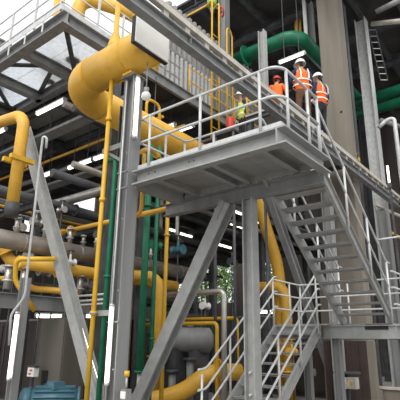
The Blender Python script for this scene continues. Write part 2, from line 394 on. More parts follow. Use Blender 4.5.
# ------------------------------------------------------------------ right-hand columns
cc = thing('concrete_column', 'massive weathered tan concrete column behind the orange workers', 'column', (13.9, 5.1, 0))
MB().box((13.6, 4.76, 0), (14.15, 5.52, 15.03)).build('shaft', CONC, cc)
MB().box((13.5, 4.7, 0), (14.25, 5.62, .4)).build('plinth', CONC, cc)
MB().cyl((13.595, 4.95, 9.0), (13.6, 4.95, 9.0), .05, 10).build('anchor_hole', BLK, cc)
t = hcol('steel_column', 'tall grey steel column to the right of the concrete column', 16.98, 5.0, 0, 14.78, .42, RAILM)
hcol('steel_column', 'narrow blue-grey column between the concrete and steel columns', 15.6, 5.3, 0, 14.78, .25, DSTEEL, plate=False)
hcol('steel_column', 'pale grey column visible behind the stair treads', 12.6, 5.25, 0, 6.4, .26, GALV, plate=False)
hcol('steel_column', 'grey column below the landing at the right edge', 15.4, 4.5, 0, 5.9, .34, STEEL)
hcol('steel_column', 'light grey riveted post rising above the girder', 9.53, 5.5, 7.08, 9.95, .18, GALV)
_q = px(311, 25, d=18.3)
hcol('steel_column', 'thin grey hanger column beside the concrete column top', _q.x, _q.y, px(312, 58, d=18).z, 14.8, .22, STEEL, plate=False)
t = thing('concrete_wall', 'tan concrete wall slabs behind the upper stairs', 'wall', (15.5, 6.2, 0))
for k in range(3): MB().box((14.3, 5.56+k*.3, 0), (14.6, 5.84+k*.3, 3.7)).build('wall_slab', CONC, t)

# ================================================================== BIG YELLOW DUCT
DX, DY, DZ, DR = 5.08, 7.8, 6.84, .36
du = thing('yellow_duct', 'big yellow duct with cream end plate turning behind the duct column', 'duct', (DX, 6, 6.7))
MB().tube([(DX, 5.2, DZ), (DX, 6.9, DZ)], DR, 28).build('straight_run', YEL, du)
cen = V((DX+.9, 6.9, DZ))
MB().tube([cen+V((math.cos(a), math.sin(a), 0))*.9 for a in [math.pi-math.pi/2*k/16 for k in range(17)]], DR, 32).build('bend', YEL, du)
MB().tube([(DX+.9, DY, DZ), (11.6, DY, DZ-.02)], DR, 28).build('straight_run', YEL, du)
for y in (6.89,): MB().ring((DX, y, DZ), (0, 1, 0), DR, .012, 28, 6).build('weld_seam', YEL2, du)
for x in (8.2, 10.1): MB().ring((x, DY, DZ), (1, 0, 0), DR, .014, 28, 6).build('weld_seam', YEL2, du)
pl = [px(*q, Y=5.1) for q in ((137, 17), (169, 38), (168, 61), (138, 43))]
x0, x1 = min(p.x for p in pl), max(p.x for p in pl); z0, z1 = 6.55, 7.06
plate = MB().box((x0-.015, 5.12, z0-.015), (x1+.015, 5.2, z1+.015)).build('plate_rim', BLK, du)
MB().box((x0, 5.095, z0), (x1, 5.12, z1)).build('end_plate', CREAM, plate)
# saddle on the column
sd = thing('pipe_saddle', 'yellow saddle clamp between duct and column top', 'clamp', (CX, CY, 6.41))
MB().box((CX-.2, CY-.12, 6.41), (CX+.16, CY+.12, 6.46)).build('saddle_foot', YEL2, sd)
MB().box((CX-.16, CY-.1, 6.46), (CX-.12, CY+.1, 6.53)).build('saddle_web', YEL2, sd)
MB().ring((DX, CY, DZ), (0, 1, 0), DR+.004, .012, 28, 6).build('band', YEL2, sd)
# vent stub and thin pipe
vp = thing('vent_pipe', 'thin yellow riser running from the ground up to the duct', 'pipe', (5.05, 6.3, 0))
MB().tube([(5.05, 6.3, 0), (5.05, 6.3, 6.49)], .042, 12).build('riser', YEL2, vp)
for z in (2.02, 4.0, 5.6): MB().cyl((5.05, 6.3, z), (5.05, 6.3, z+.07), .06, 12).build('union', YEL2, vp)
vs_ = thing('vent_stack', 'short tapered yellow stack standing on top of the duct', 'pipe', (5.1, 6.35, 7.3))
MB().tube([(5.1, 6.35, 7.17), (5.1, 6.35, 7.35), (5.1, 6.35, 7.65), (5.1, 6.35, 8.4)], [.15, .14, .055, .05], 14).build('stack', YEL, vs_)
MB().cyl((5.1, 6.35, 7.16), (5.1, 6.35, 7.22), .18, 14).build('flange', YEL2, vs_)

# ================================================================== pipes
def pipe(name, label, pts, r, m, bend=.15, seg=14, flanges=(), fm=None, group=None, sup=None, bands=0, band_m=None):
    P = [V(p) for p in pts]
    t = thing(name, label, 'pipe', min(P, key=lambda q: q.z), group)
    MB().tube(P, r, seg, bend).build('run', m, t)
    for i, f in flanges:
        a, b = P[i], P[i+1]; c = a.lerp(b, f); d = (b-a).normalized()
        MB().cyl(c-d*.02, c+d*.02, r*1.55, seg).build('flange', fm or m, t)
    if bands:
        a, b = max(((P[i], P[i+1]) for i in range(len(P)-1)), key=lambda q: (q[1]-q[0]).length)
        d = (b-a).normalized()
        for k in range(bands): MB().ring(a.lerp(b, (k+.5)/bands), d, r, .008, seg, 5).build('cladding_band', band_m or m, t)
    for x, y, z0, z1 in (sup or ()):
        MB().box((x-.05, y-.05, z0), (x+.05, y+.05, z1)).build('support_leg', DSTEEL, t)
    return t
def dn(p, z): return V((p.x, p.y, z))
# silver insulated pipes
YS = 9.35
a = px(0, 240, Y=YS); b = px(185, 272, Y=YS)
zc = (a.z+b.z)/2
pipe('insulated_pipe', 'large dull silver insulated pipe running level behind the braces', [(1.2, YS, zc), (11.8, YS, zc)], .2, SILV2, 0, 18, bands=14, band_m=SILV, sup=[(3, YS, 0, zc-.2), (8.4, YS, 0, zc-.2), (11.5, YS, 0, zc-.2)])
a = px(52, 205, X=7.4)
pipe('insulated_pipe', 'shiny silver insulated pipe turning away in an elbow right of the left brace', [(9.6, a.y+.1, a.z), (7.4, a.y+.1, a.z), (7.4, px(127, 300, X=7.4).y, a.z), (7.4, px(127, 300, X=7.4).y, 0)], .13, SILV, .25, 16, bands=8)
a = px(196, 291, X=8.3); b = px(224, 291, X=8.3)
pipe('insulated_pipe', 'thin silver pipe bending down left of the grey platform post', [(8.3, 7.6, b.z), (8.3, b.y, b.z), (8.3, b.y, 0)], .065, SILV, .14, 12)
# left yellow
q = px(20, 150, d=10.3)
ly = pipe('yellow_pipe', 'thick yellow pipe bending down at the left edge with a clamp', [(q.x-.1, q.y+2.6, px(2, 112, d=11).z), (q.x, q.y, px(14, 108, d=10.3).z), (q.x, q.y, px(8, 208, d=10.3).z)], .135, YEL, .36, 18)
MB().cyl(dn(q, px(8, 222, d=10.3).z), dn(q, px(8, 208, d=10.3).z), .15, 16).build('grey_sleeve', DSTEEL, ly)
zc2 = px(16, 162, d=10.3).z
MB().box((q.x-.28, q.y-.2, zc2-.05), (q.x+.28, q.y-.1, zc2+.05)).build('clamp', YEL2, ly)
MB().box((q.x-.28, q.y+.1, zc2-.05), (q.x+.28, q.y+.2, zc2+.05)).build('clamp', YEL2, ly)
MB().ring(dn(q, zc2), (0, 0, 1), .14, .025, 18, 6).build('clamp_ring', YEL2, ly)
# greens
a = px(116, 158, X=5.2)
pipe('green_pipe', 'green riser with a short side stub left of the duct column', [(5.2, a.y+.3, a.z), (5.2, a.y, a.z), (5.2, a.y, 0)], .045, GRN, .09, 12, ((0, .2), (1, .9), (1, .45)))
g1 = px(145, 260, d=9.9); g2 = px(155, 260, d=10)
pipe('green_pipe', 'thick green riser just right of the duct column', [dn(g1, 6.0), dn(g1, 1.02)], .075, GRN, 0, 14, ((0, .995), (0, .3)))
MB_ = MB().cyl(dn(g1, 0), dn(g1, 1.02), .05, 10).build('pipe_stanchion', RAILM); tag(MB_, 'pale stanchion under the thick green riser', 'stanchion')
pipe('green_pipe', 'thinner green riser beside the thick green one', [dn(g2, 6.0), dn(g2, 0)], .045, GRN, 0, 12, ((0, .25), (0, .72)))
# slim yellow right of greens
y1 = px(166, 260, d=10.2)
pipe('yellow_pipe', 'slim yellow riser between the green pipes and the bright brace', [dn(y1, 5.6), dn(y1, 0)], .045, YEL2, 0, 12, ((0, .3),))
# yellow small pipe down the right side of the column
y2 = px(142, 200, d=8.6)
pipe('yellow_pipe', 'small yellow pipe with a hook bend under the platform corner', [dn(y2, px(142, 148, d=8.6).z), dn(y2, px(142, 212, d=8.6).z), px(136, 217, d=8.8), px(118, 221, d=9.6)], .04, YEL, .12, 10)
# yellow elbow mid
e = px(158, 300, d=11.6)
a = px(134, 276, d=11.7)
pipe('yellow_pipe', 'fat yellow elbow pipe turning down behind the green risers', [a+V((-.25, .2, 0)), V((e.x, e.y, a.z)), dn(e, 0)], .145, YEL, .3, 16, ((1, .6),))
# right yellow elbow behind lower stairs
e = px(286, 300, X=12.9); a = px(252, 288, X=12.9)
pipe('yellow_pipe', 'fat yellow elbow pipe turning down behind the landing rails', [(12.9, px(246, 288, X=12.9).y, a.z), (12.9, e.y, a.z), (12.9, e.y, 0)], .17, YEL, .42, 18, ((1, .75),))
pipe('yellow_pipe', 'fat yellow pipe sloping down behind the upper stair stringer', [px(250, 180, d=15.2), px(261, 212, d=15.1), px(279, 268, d=15), dn(px(279, 268, d=15), 0)], .19, YEL, .6, 18)
# bottom yellow
a = px(148, 402, d=10.4); b = px(185, 392, d=10.4); c = px(208, 372, d=10.5); d = px(240, 372, d=10.8)
pipe('yellow_pipe', 'fat yellow pipe with an offset bend lying at the bottom centre', [a+V((-.9, .9, -.02)), a, b, c, d], .19, YEL, .45, 20, ((0, .6), (3, .3)))
# yellow gas lines around tank
X8 = 8.9
a = px(172, 322, X=X8); b = px(217, 323, X=X8)
pipe('yellow_pipe', 'thin yellow line bending down in front of the grey tank', [(X8, a.y+1, b.z), (X8, b.y, b.z), (X8, b.y, 0)], .045, YEL2, .1, 10)
a = px(190, 318, X=9.8); b = px(237, 318, X=9.8)
pipe('yellow_pipe', 'thin yellow line bending down close to the platform post', [(9.8, a.y+.6, b.z), (9.8, b.y, b.z), (9.8, b.y, 0)], .045, YEL2, .1, 10)
# yellow horizontal under silver
a = px(54, 232, X=6.7); b = px(118, 222, X=6.7)
yy = pipe('yellow_pipe', 'level yellow line with a flanged end between the left brace and duct column', [(6.7, a.y+.1, (a.z+b.z)/2), (6.7, 6.2, (a.z+b.z)/2)], .055, YEL, 0, 12, ((0, .12), (0, .03)))
MB().ring((6.7, px(71, 232, X=6.7).y, (a.z+b.z)/2-.02), (0, 1, 0), .11, .03, 14, 6).build('flange_ring', YEL2, yy)
# yellow cluster lower left
def pp(d, *q): return [px(x, y, d=d) for x, y in q]
pipe('yellow_pipe', 'yellow elbow pipe at the left edge under the silver pipe', pp(10.6, (-14, 240), (3, 247), (10, 262), (30, 268)), .13, YEL, .25, 14, ((1, .4),))
pipe('yellow_pipe', 'wide yellow header crossing behind the long left brace', [px(18, 262, Y=9.0), V((px(18, 262, Y=9.0).x+5, 9.0, px(18, 262, Y=9.0).z))], .14, YEL, 0, 16, ((0, .2), (0, .5)))
pipe('yellow_pipe', 'thin yellow pipe bent like a hook at lower left', pp(9.2, (56, 259), (16, 259), (15, 281), (35, 311)), .05, YEL2, .12, 10)
pipe('yellow_pipe', 'sagging yellow pipe below the yellow header', pp(10.2, (22, 282), (33, 289), (52, 290), (78, 293)), .07, YEL, .2, 12)
pipe('yellow_pipe', 'short yellow stub at the left edge beside the hooked pipe', pp(9.7, (-8, 279), (15, 277)), .045, YEL2, 0, 10)
# flexible grey conduit
pipe('grey_hose', 'pale grey hose looping down in front of the left brace', pp(5.9, (46, 148), (47, 138), (43, 136), (41, 152), (34, 215), (28, 265), (25, 296), (18, 306), (11, 314), (9, 345)), .016, RAILM, .08, 8)
# green overhead pipes
a = px(243, 54, d=17.3)
e = px(292, 36, d=17)
pipe('green_pipe', 'fat green overhead pipe bending towards the concrete column', [(e.x, e.y+2.75, e.z), (e.x, e.y-.2, e.z), (e.x+6, e.y-.2, e.z)], .27, GRN, .6, 20, ((0, .25),))
a = px(376, 97, d=20.5)
pipe('green_pipe', 'upper of the two fat green pipes at the right edge', [(a.x, a.y+1.2, a.z), (a.x, a.y-5, a.z)], .24, GRN, 0, 18)
a = px(376, 108, d=20.5)
pipe('green_pipe', 'lower of the two fat green pipes at the right edge', [(a.x+.1, a.y+1.2, a.z), (a.x+.1, a.y-5, a.z)], .23, GRN, 0, 18)
# brackets that carry them
for x_, y_, lab in ((19.9, 4.0, 'dark hanger frame under the green pipes at the right edge'),):
    t = thing('pipe_hanger', lab, 'hanger', (x_, y_, 11)); MB().bar((x_-.4, y_, 11.2), (x_-.4, y_, 15.04), .06, .06, (1, 0, 0)).build('rod', DSTEEL, t); MB().bar((x_+.6, y_, 11.2), (x_+.6, y_, 15.04), .06, .06, (1, 0, 0)).build('rod', DSTEEL, t); MB().bar((x_-.45, y_, 11.2), (x_+.65, y_, 11.2), .06, .08).build('cross_bar', DSTEEL, t)
# right side conduits
a = px(394, 118, d=15.5)
pipe('grey_pipe', 'pale grey gooseneck pipe at the right edge under the green pipes', [a+V((-.1, .5, -.25)), a+V((0, .25, 0)), a, dn(a, 4.6)], .07, RAILM, .18, 12)
pipe('grey_pipe', 'pale pipe sloping across the dark roof at top right', [px(372, 24, d=19), px(402, 21, d=18)], .1, BEIGE, 0, 12)
pipe('grey_pipe', 'grey pipe crossing the dark corner at top right', [px(376, 12, d=17.2), px(404, -2, d=16.6)], .1, STEEL, 0, 12)
a = px(305, 20, d=18)
pipe('white_pipe', 'bright white vertical pipe left of the concrete column top', [dn(a, 14.8), dn(a, px(306, 56, d=18).z)], .07, WHT, 0, 12)

# ================================================================== UPPER LEFT PLATFORM
ZU = 9.0
ul = thing('upper_platform', 'high corner platform with pale floor panels at top left', 'platform', (6, 11, ZU))
MB().ibeam((5.22, 8.36, ZU+.06), (5.22, 15.5, ZU+.06), .26, .34, .025).build('edge_beam', STEEL, ul)
MB().ibeam((5.36, 8.5, ZU+.06), (7.1, 8.5, ZU+.06), .26, .34, .025).build('edge_beam', STEEL, ul)
for y in (10.4, 12.2, 13.9, 15.4): MB().ibeam((5.36, y, ZU+.03), (7.0, y, ZU+.03), .24, .28, .02).build('cross_beam', STEEL, ul)
MB().ibeam((6.98, 8.64, ZU+.03), (6.98, 13.8, ZU+.03), .24, .28, .02).build('inner_beam', STEEL, ul)
ys = [8.6, 10.4, 12.2, 13.9]
for i in range(3):
    for x0, x1 in ((5.3, 6.08), (6.1, 6.9)):
        MB().box((x0, ys[i]+.02, ZU+.2), (x1, ys[i+1]-.02, ZU+.225)).build('floor_panel', PANEL, ul)
for (xa_, ya_), (xb_, yb_) in (((5.4, 8.7), (6.85, 10.25)), ((5.35, 11.5), (6.15, 10.55)), ((6.3, 10.55), (6.85, 12.05)), ((5.4, 12.35), (6.85, 13.8))):
    MB().bar((xa_, ya_, ZU+.1), (xb_, yb_, ZU+.1), .12, .06).build('wind_brace', DSTEEL, ul)
po = MB().bar((5.12, 8.55, ZU+.3), (5.12, 8.55, ZU+1.4), .05, .05, (1, 0, 0)).build('guard_post', RAILM, ul)
for y in (9.7, 10.9, 12.1, 13.3, 14.5): cp(po, (0, y-8.55, 0))
for x in (6.2, 7.05): cp(po, (x-5.12, -.06, 0))
for h in (1.4, .95, .55):
    MB().tube([(5.12, 15.4, ZU+h), (5.12, 8.5, ZU+h), (9.5, 8.5, ZU+h)], .022, 8).build('rail', RAILM, ul)
MB().bar((5.08, 8.45, ZU+.36), (5.08, 15.4, ZU+.36), .012, .16).build('toe_board', RAILM, ul)
MB().bar((5.08, 8.45, ZU+.36), (7.1, 8.45, ZU+.36), .012, .16).build('toe_board', RAILM, ul)
for y in (9.2, 10.0, 10.8, 11.7, 12.7): MB().box((5.085, y, ZU-.02), (5.1, y+.06, ZU+.3)).build('stiffener', RAILM, ul)
# things on it
q = px(42, 8, X=6.4)
t = thing('white_vessel', 'small white dished vessel standing on the panelled upper platform', 'vessel', (6.2, 10.6, ZU+.225))
MB().cyl((6.2, 10.6, ZU+.35), (6.2, 10.6, ZU+1.5), .38, 20).build('shell', WHT, t)
MB().ball((6.2, 10.6, ZU+1.5), .38, 18, 6, 0, (1, 1, .5)).build('dished_head', WHT, t)
for dx, dy in ((-.25, -.2), (.25, -.2), (0, .3)): MB().cyl((6.2+dx, 10.6+dy, ZU+.225), (6.2+dx, 10.6+dy, ZU+.4), .03, 8).build('leg', RAILM, t)
pipe('yellow_pipe', 'fat yellow pipe arching over the panelled upper platform', [(6.5, 9.9, ZU+.225), (6.5, 9.9, ZU+2.4), (7.6, 8.85, ZU+2.0), (8.6, 8.85, ZU+2.0), (8.6, 8.85, ZU+.12)], .2, YEL, .5, 18)
pipe('yellow_pipe', 'yellow upright behind the white vessel on the upper platform', [(6.75, 11.4, ZU+.225), (6.75, 11.4, ZU+3.4)], .17, YEL, 0, 16)
t = thing('grey_post', 'dull mauve-grey post at the left end of the upper platform', 'post', (5.9, 13.0, ZU+.2))
MB().ibeam((5.9, 13.0, ZU+.225), (5.9, 13.0, ZU+1.75), .3, .3, .03, (0, 1, 0)).build('shaft', STEEL, t)
MB().box((5.7, 12.8, ZU+1.75), (6.1, 13.2, ZU+1.8)).build('cap', STEEL, t)

# ================================================================== LEVEL-TWO EDGE IN THE MIDDLE
ed = tag(MB().chan((21, 8.42, 8.98), (7.15, 8.42, 8.98), .1, .34, .022, flip=-1).build('edge_beam', STEEL), 'long grey edge beam of the upper floor behind the girder', 'beam')
er = thing('guardrail', 'yellow guardrail along the upper floor edge behind the girder', 'railing', (12, 8.45, 9.12))
for h in (1.1, .6): MB().tube([(9.9, 8.5, 9.12+h), (20, 8.5, 9.12+h)], .02, 8).build('rail', YEL, er)
p0 = MB().cyl((9.95, 8.5, 9.12), (9.95, 8.5, 10.22), .025, 8).build('guard_post', YEL2, er)
for k in range(1, 5): cp(p0, (2.6*k, 0, 0))
for x in (11.4,): pass
# ribbed panel wall behind it
rw = thing('ribbed_wall', 'pale grey ribbed cladding standing on the upper floor edge', 'cladding', (11, 9.5, 9.12))
MB().box((9.9, 9.62, 9.12), (18.5, 9.7, 13.4)).build('backing_sheet', GCLAD, rw)
rb = MB().prof((10.0, 9.62, 9.14), (10.0, 9.62, 13.38), [(-.09, 0), (.09, 0), (.06, .12), (-.06, .12)], (0, -1, 0)).build('rib', GCLAD, rw)
for k in range(1, 30): cp(rb, (.285*k, 0, 0))
fn = thing('fin_cooler', 'row of pale upright fins behind the rails left of the girder', 'cooler', (9.5, 9.1, 9.2))
MB().box((9.0, 8.85, 9.12), (11.6, 9.3, 9.3)).build('base_frame', STEEL, fn); MB().box((9.0, 8.9, 10.75), (11.6, 9.25, 10.85)).build('top_frame', STEEL, fn)
f0 = MB().box((9.05, 8.88, 9.3), (9.17, 9.27, 10.75)).build('fin', RAILM, fn)
for k in range(1, 12): cp(f0, (.222*k, 0, 0))
# yellow caged ladder
ldr = thing('caged_ladder', 'yellow ladder with hooped top rising behind the girder', 'ladder', (11, 7.45, 0))
Q0 = px(212, 30, Y=7.6); Q1 = px(219, 33, Y=7.6); Q2 = px(232, 40, Y=7.6)
for Q in (Q0, Q1): MB().tube([dn(Q, 7.25), dn(Q, Q.z+1.2), dn(Q, Q.z+1.25)+V((.2, .4, 0))], .03, 8, .12).build('side_rail', YEL2, ldr)
for k in range(12): MB().cyl(dn(Q0, 7.5+.33*k), dn(Q1, 7.5+.33*k), .018, 6).build('rung', YEL2, ldr)
MB().tube([dn(Q1, 7.25)+V((.3, -.1, 0)), dn(Q1, px(222, 25, Y=7.6).z)+V((.3, -.1, 0)), dn(Q2, px(222, 25, Y=7.6).z), dn(Q2, 7.25)], .03, 8, .25).build('hoop', YEL2, ldr)
MB().box((9.6, 7.2, 7.18), (12.6, 7.68, 7.25)).build('foot_landing', DSTEEL, ldr); MB().bar((11.72, 7.45, 0), (11.72, 7.45, 7.18), .14, .14, (1, 0, 0)).build('leg', DSTEEL, ldr)
# yellow rail sloping on the left top
pipe('yellow_pipe', 'thin yellow rail rising to the ladder hoop across the ribbed wall', [px(187, 16, Y=8.0), px(213, 2, Y=8.0)], .03, YEL2, 0, 8)
t = thing('lime_valve', 'lime green valve actuator with a red wheel at the ladder top', 'valve', px(213, 4, Y=8.1))
q = px(212, 3, Y=8.15); MB().cyl(q-V((0, 0, .15)), q+V((0, 0, .2)), .17, 14).build('actuator', LIME, t)
MB().cyl(q-V((0, 0, .4)), q-V((0, 0, .15)), .07, 10).build('yoke', GALV, t)
q = px(222, 12, Y=8.2); MB().ring(q, (.6, -.5, .2), .17, .03, 16, 6).build('hand_wheel', RED, t); MB().cyl(q, px(213, 5, Y=8.2), .03, 8).build('spindle', GALV, t)

# ================================================================== FLUORESCENT LIGHTS
def strip(label, a, b, r=.045, mount=None, group=None):
    a, b = V(a), V(b); d = (b-a).normalized()
    up = V((0, 0, 1)) if abs(d.z) < .9 else V((-.78, -.63, 0))
    if abs(d.z) > .5: up = V((-.78, -.63, 0))
    s = d.cross(up).normalized(); n = s.cross(d).normalized()
    back = n*(-.06) if abs(d.z) > .5 else n*.06
    t = thing('strip_light', label, 'light', min(a, b, key=lambda q: q.z), group)
    MB().bar(a+back-d*.04, b+back+d*.04, r*2.4, .04, n).build('housing', RAILM, t)
    MB().cyl(a, b, r, 10).build('lit_tube', LAMP, t)
    for p, e in ((a, -1), (b, 1)): MB().cyl(p, p+d*e*.05, r*1.15, 10).build('end_cap', RAILM, t)
    if mount is not None:
        for f in (.2, .8): c = a.lerp(b, f)+back; MB().bar(c, V((c.x, c.y, mount)), .02, .02, (1, 0, 0)).build('hanger', DSTEEL, t)
    return t
def seg(q, **k): return px(q[0], q[1], **k), px(q[2], q[3], **k)
def sety(q, z, mount, label, r=.045):      # level light running along Y
    a, b = seg(q, Z=z); x = (a.x+b.x)/2; strip(label, (x, a.y, z), (x, b.y, z), r, mount)
def setx(q, z, mount, label, r=.045):
    a, b = seg(q, Z=z); y = (a.y+b.y)/2; strip(label, (a.x, y, z), (b.x, y, z), r, mount)
sety((36, 113, 66, 101), 8.55, 9.06, 'long strip light under the panelled upper platform', .06)
sety((96, 85, 110, 78), 8.5, 9.06, 'strip light glimpsed inside the bend of the yellow duct', .06)
sety((69, 168, 92, 160), 7.3, 9.06, 'strip light under the dark floor left of the thin yellow riser', .06)
sety((95, 159, 106, 155), 7.3, 9.06, 'short strip light crossing behind the thin yellow riser', .06)
sety((40, 177, 51, 173), 7.3, 9.06, 'short strip light just right of the long left brace', .06)
sety((-6, 135, 5, 129), 8.4, 9.06, 'strip light cut off at the left edge', .06)
sety((158, 132, 173, 124), 8.55, 9.06, 'left of the two strip lights above the platform rail', .06)
sety((174, 132, 193, 126), 8.45, 9.06, 'right of the two strip lights above the platform rail', .06)
sety((279, 62, 305, 54), 11.2, 15.05, 'strip light behind the workers under the green pipe', .045)
setx((229, 209, 241, 214), 6.12, 6.43, 'upper strip light left of the platform post')
setx((231, 223, 241, 228), 6.1, 6.43, 'lower strip light left of the platform post')
setx((256, 221, 269, 227), 6.1, 6.43, 'strip light right of the platform post under the stairs')
setx((216, 244, 231, 248), 5.9, 6.43, 'strip light above the leafy gap')
setx((181, 233, 190, 237), 6.0, 6.43, 'strip light behind the top of the bright brace')
setx((170, 229, 176, 232), 5.9, 6.43, 'small strip light by the slim yellow riser')
a, b = seg((257, 311, 279, 312), d=15); a.z = b.z; strip('low strip light left of the landing rails', a, b, .06, a.z+.6)
a, b = seg((37, 315, 62, 316), d=13); a.z = b.z; strip('low strip light behind the left brace above the cabinet', a, b, .06, a.z+.5)
a, b = seg((86, 315, 106, 316), d=13.4); a.z = b.z; strip('low strip light between brace and duct column', a, b, .06, a.z+.5)
# upright ones fixed to steel
t = strip('upright strip light high on the duct column', (CX-.1, CY-.21, px(140, 82, X=5.2).z), (CX-.1, CY-.21, px(135, 139, X=5.2).z), .035)
t = strip('upright strip light low on the duct column', (CX-.225, CY-.05, px(126, 306, X=4.95).z), (CX-.225, CY-.05, px(121, 384, X=4.95).z), .03)
q = px(13, 345, d=8.2)
t = strip('upright strip light on the short post at lower left', dn(q, px(16, 314, d=8.2).z), dn(q, px(10, 377, d=8.2).z), .032)
hcol('steel_post', 'short dark post holding an upright light at lower left', q.x+.17, q.y+.13, 0, 2.75, .15, STEEL, 'post')
t = strip('slanted strip light fixed along the long left brace', px(80, 318, X=5.6), px(99, 380, X=5.6), .022)
# small lamp and little things on the duct column
t = thing('bulkhead_lamp', 'small round white lamp hanging beside the duct column top', 'lamp', px(146, 97, d=8.2))
q = px(146, 96, d=8.2); MB().ball(q, .085, 14, 8).build('globe', WHT, t); MB().cyl(q+V((0, 0, .06)), q+V((0, 0, .16)), .05, 10).build('neck', GALV, t); MB().cyl(q+V((0, 0, .16)), V((q.x, q.y, 6.62)), .012, 6).build('stem', GALV, t)
t = thing('junction_box', 'tiny junction box with a yellow gland at the foot of the duct column', 'box', px(126, 396, d=6.9))
q = px(126, 394, d=6.95); MB().box(q-V((.06, .05, .09)), q+V((.06, .05, .07))).build('body', STEEL, t); MB().box(q-V((.065, .055, .06)), q+V((-.06, .055, .04))).build('cover', WHT, t)
q = px(127, 373, d=6.95); MB().cyl(q-V((0, 0, .05)), q+V((0, 0, .03)), .04, 10).build('gland', YEL2, t); MB().cyl(q-V((0, 0, .2)), q-V((0, 0, .05)), .015, 8).build('cable', RAILM, t)
# bracket from column to pipes
t = thing('pipe_bracket', 'grey bracket tying the yellow and green risers to the duct column', 'bracket', (5.2, 6.2, 1.98))
MB().bar((5.15, 5.98, 2.06), (5.15, 6.36, 2.06), .07, .09).build('arm', GALV, t); MB().ring((5.05, 6.3, 2.06), (0, 0, 1), .055, .016, 14, 6).build('clamp_ring', GALV, t)
t = thing('pipe_bracket', 'grey bracket at the top of the green riser beside the duct column', 'bracket', (5.2, 6.2, 5.0))
MB().bar((5.15, 5.98, 5.05), (5.15, 6.5, 5.05), .07, .1).build('arm', STEEL, t); MB().bar((5.15, 5.98, 4.75), (5.15, 6.4, 5.02), .05, .05).build('strut', STEEL, t)
pipe('yellow_pipe', 'yellow inverted U vent above the platform rail', [dn(px(147, 98, Y=7.8), 7.15), px(147, 98, Y=7.8), dn(px(160, 103, Y=7.8), px(147, 98, Y=7.8).z), dn(px(160, 103, Y=7.8), 7.15)], .04, YEL2, .18, 10)
pipe('yellow_pipe', 'short yellow pipe with a valve seen through the platform rail', [px(141, 152, Y=6.3), px(150, 148, Y=6.3), V((y1.x, y1.y, px(172, 158, d=10.2).z))], .05, YEL, .1, 10, ((1, .3),))

# ================================================================== VALVES
def valve(label, c, ax, s, m, wm, mi=0):
    c = V(c); ax = V(ax).normalized(); t = thing('gate_valve', label, 'valve', c-V((0, 0, s*.5)))
    MB().tube([c-ax*s*.7, c-ax*s*.62, c-ax*s*.6, c-ax*s*.3, c, c+ax*s*.3, c+ax*s*.6, c+ax*s*.62, c+ax*s*.7], [s*.5, s*.5, s*.25, s*.28, s*.42, s*.28, s*.25, s*.5, s*.5], 14).build('body', m, t)
    MB().cyl(c, c+V((0, 0, s*1.0)), s*.2, 10, s*.12).build('bonnet', m, t); MB().cyl(c+V((0, 0, s)), c+V((0, 0, s*1.45)), s*.06, 8).build('stem', RAILM, t)
    if c.z < 5.6: MB().cyl(V((c.x, c.y, 0)), c-V((0, 0, s*.3)), .02, 6).build('stand', DSTEEL, t)
    else: MB().cyl(c, V((c.x, c.y, 9.0)), .018, 6).build('hanger', DSTEEL, t)
    w = MB(); w.ring(c+V((0, 0, s*1.4)), (0, 0, 1), s*.42, s*.06, 16, 6)
    for k in range(4): w.cyl(c+V((0, 0, s*1.4)), c+V((math.cos(k*math.pi/2)*s*.42, math.sin(k*math.pi/2)*s*.42, s*1.4)), s*.04, 6)
    w.build('hand_wheel', wm, t)
VAL = [((20, 228), 11, .2, SILV, DSTEEL, 'silver valve under the thick yellow pipe at the left edge'),
       ((36, 222), 11, .19, SILV, WHT, 'pale valve between thick yellow pipe and long brace'),
       ((28, 255), 10.4, .16, SILV, SILV, 'small silver valve under the big silver pipe at left'),
       ((44, 272), 10.8, .22, SILV, SILV, 'silver filter valve right of the hooked yellow pipe'),
       ((6, 268), 10.8, .2, WHT, SILV, 'white valve at the left edge below the silver pipe'),
       ((70, 262), 10.4, .18, WHT, DSTEEL, 'white valve just right of the long left brace'),
       ((62, 210), 12.2, .18, SILV, DSTEEL, 'silver valve under the shiny silver elbow'),
       ((100, 235), 11.5, .2, DSTEEL, SILV, 'dark valve between thin yellow riser and green riser'),
       ((88, 285), 11.8, .2, STEEL, SILV, 'grey valve above the thin grey pipes right of the brace'),
       ((152, 165), 12.6, .16, SILV, GRN, 'silver valve with green wheel behind the platform rail'),
       ((180, 108), 15.6, .26, GRN, GRN, 'green valve in the dark under the upper floor edge'),
       ((163, 112), 15.8, .26, SILV, SILV, 'silver valve in the dark left of the green valve'),
       ((178, 250), 13.8, .3, BLUE, DSTEEL, 'teal valve behind the slim yellow riser'),
       ((155, 245), 12.5, .25, GRN, DSTEEL, 'green valve behind the two green risers'),
       ((202, 262), 14.5, .25, DSTEEL, BLK, 'black valve in front of the leafy gap'),
       ((205, 306), 13.5, .22, WHT, SILV, 'white valve behind the bend of the thin silver pipe'),
       ((310, 372), 12.6, .2, STEEL, WHT, 'grey valve seen under the lower stair flight'),
       ((292, 352), 13.4, .25, YEL, YEL2, 'yellow valve seen through the lower stair treads'),
       ((356, 160), 15.3, .16, YEL2, YEL2, 'yellow valve right of the upper stair handrail'),
       ((232, 262), 15, .22, DSTEEL, DSTEEL, 'dark valve beside the platform post against the leaves')]
for i, (q, d, s, m, wm, lab) in enumerate(VAL): valve(lab, px(*q, d=d), (1, 0, 0) if i % 2 else (0, 1, 0), s, m, wm)

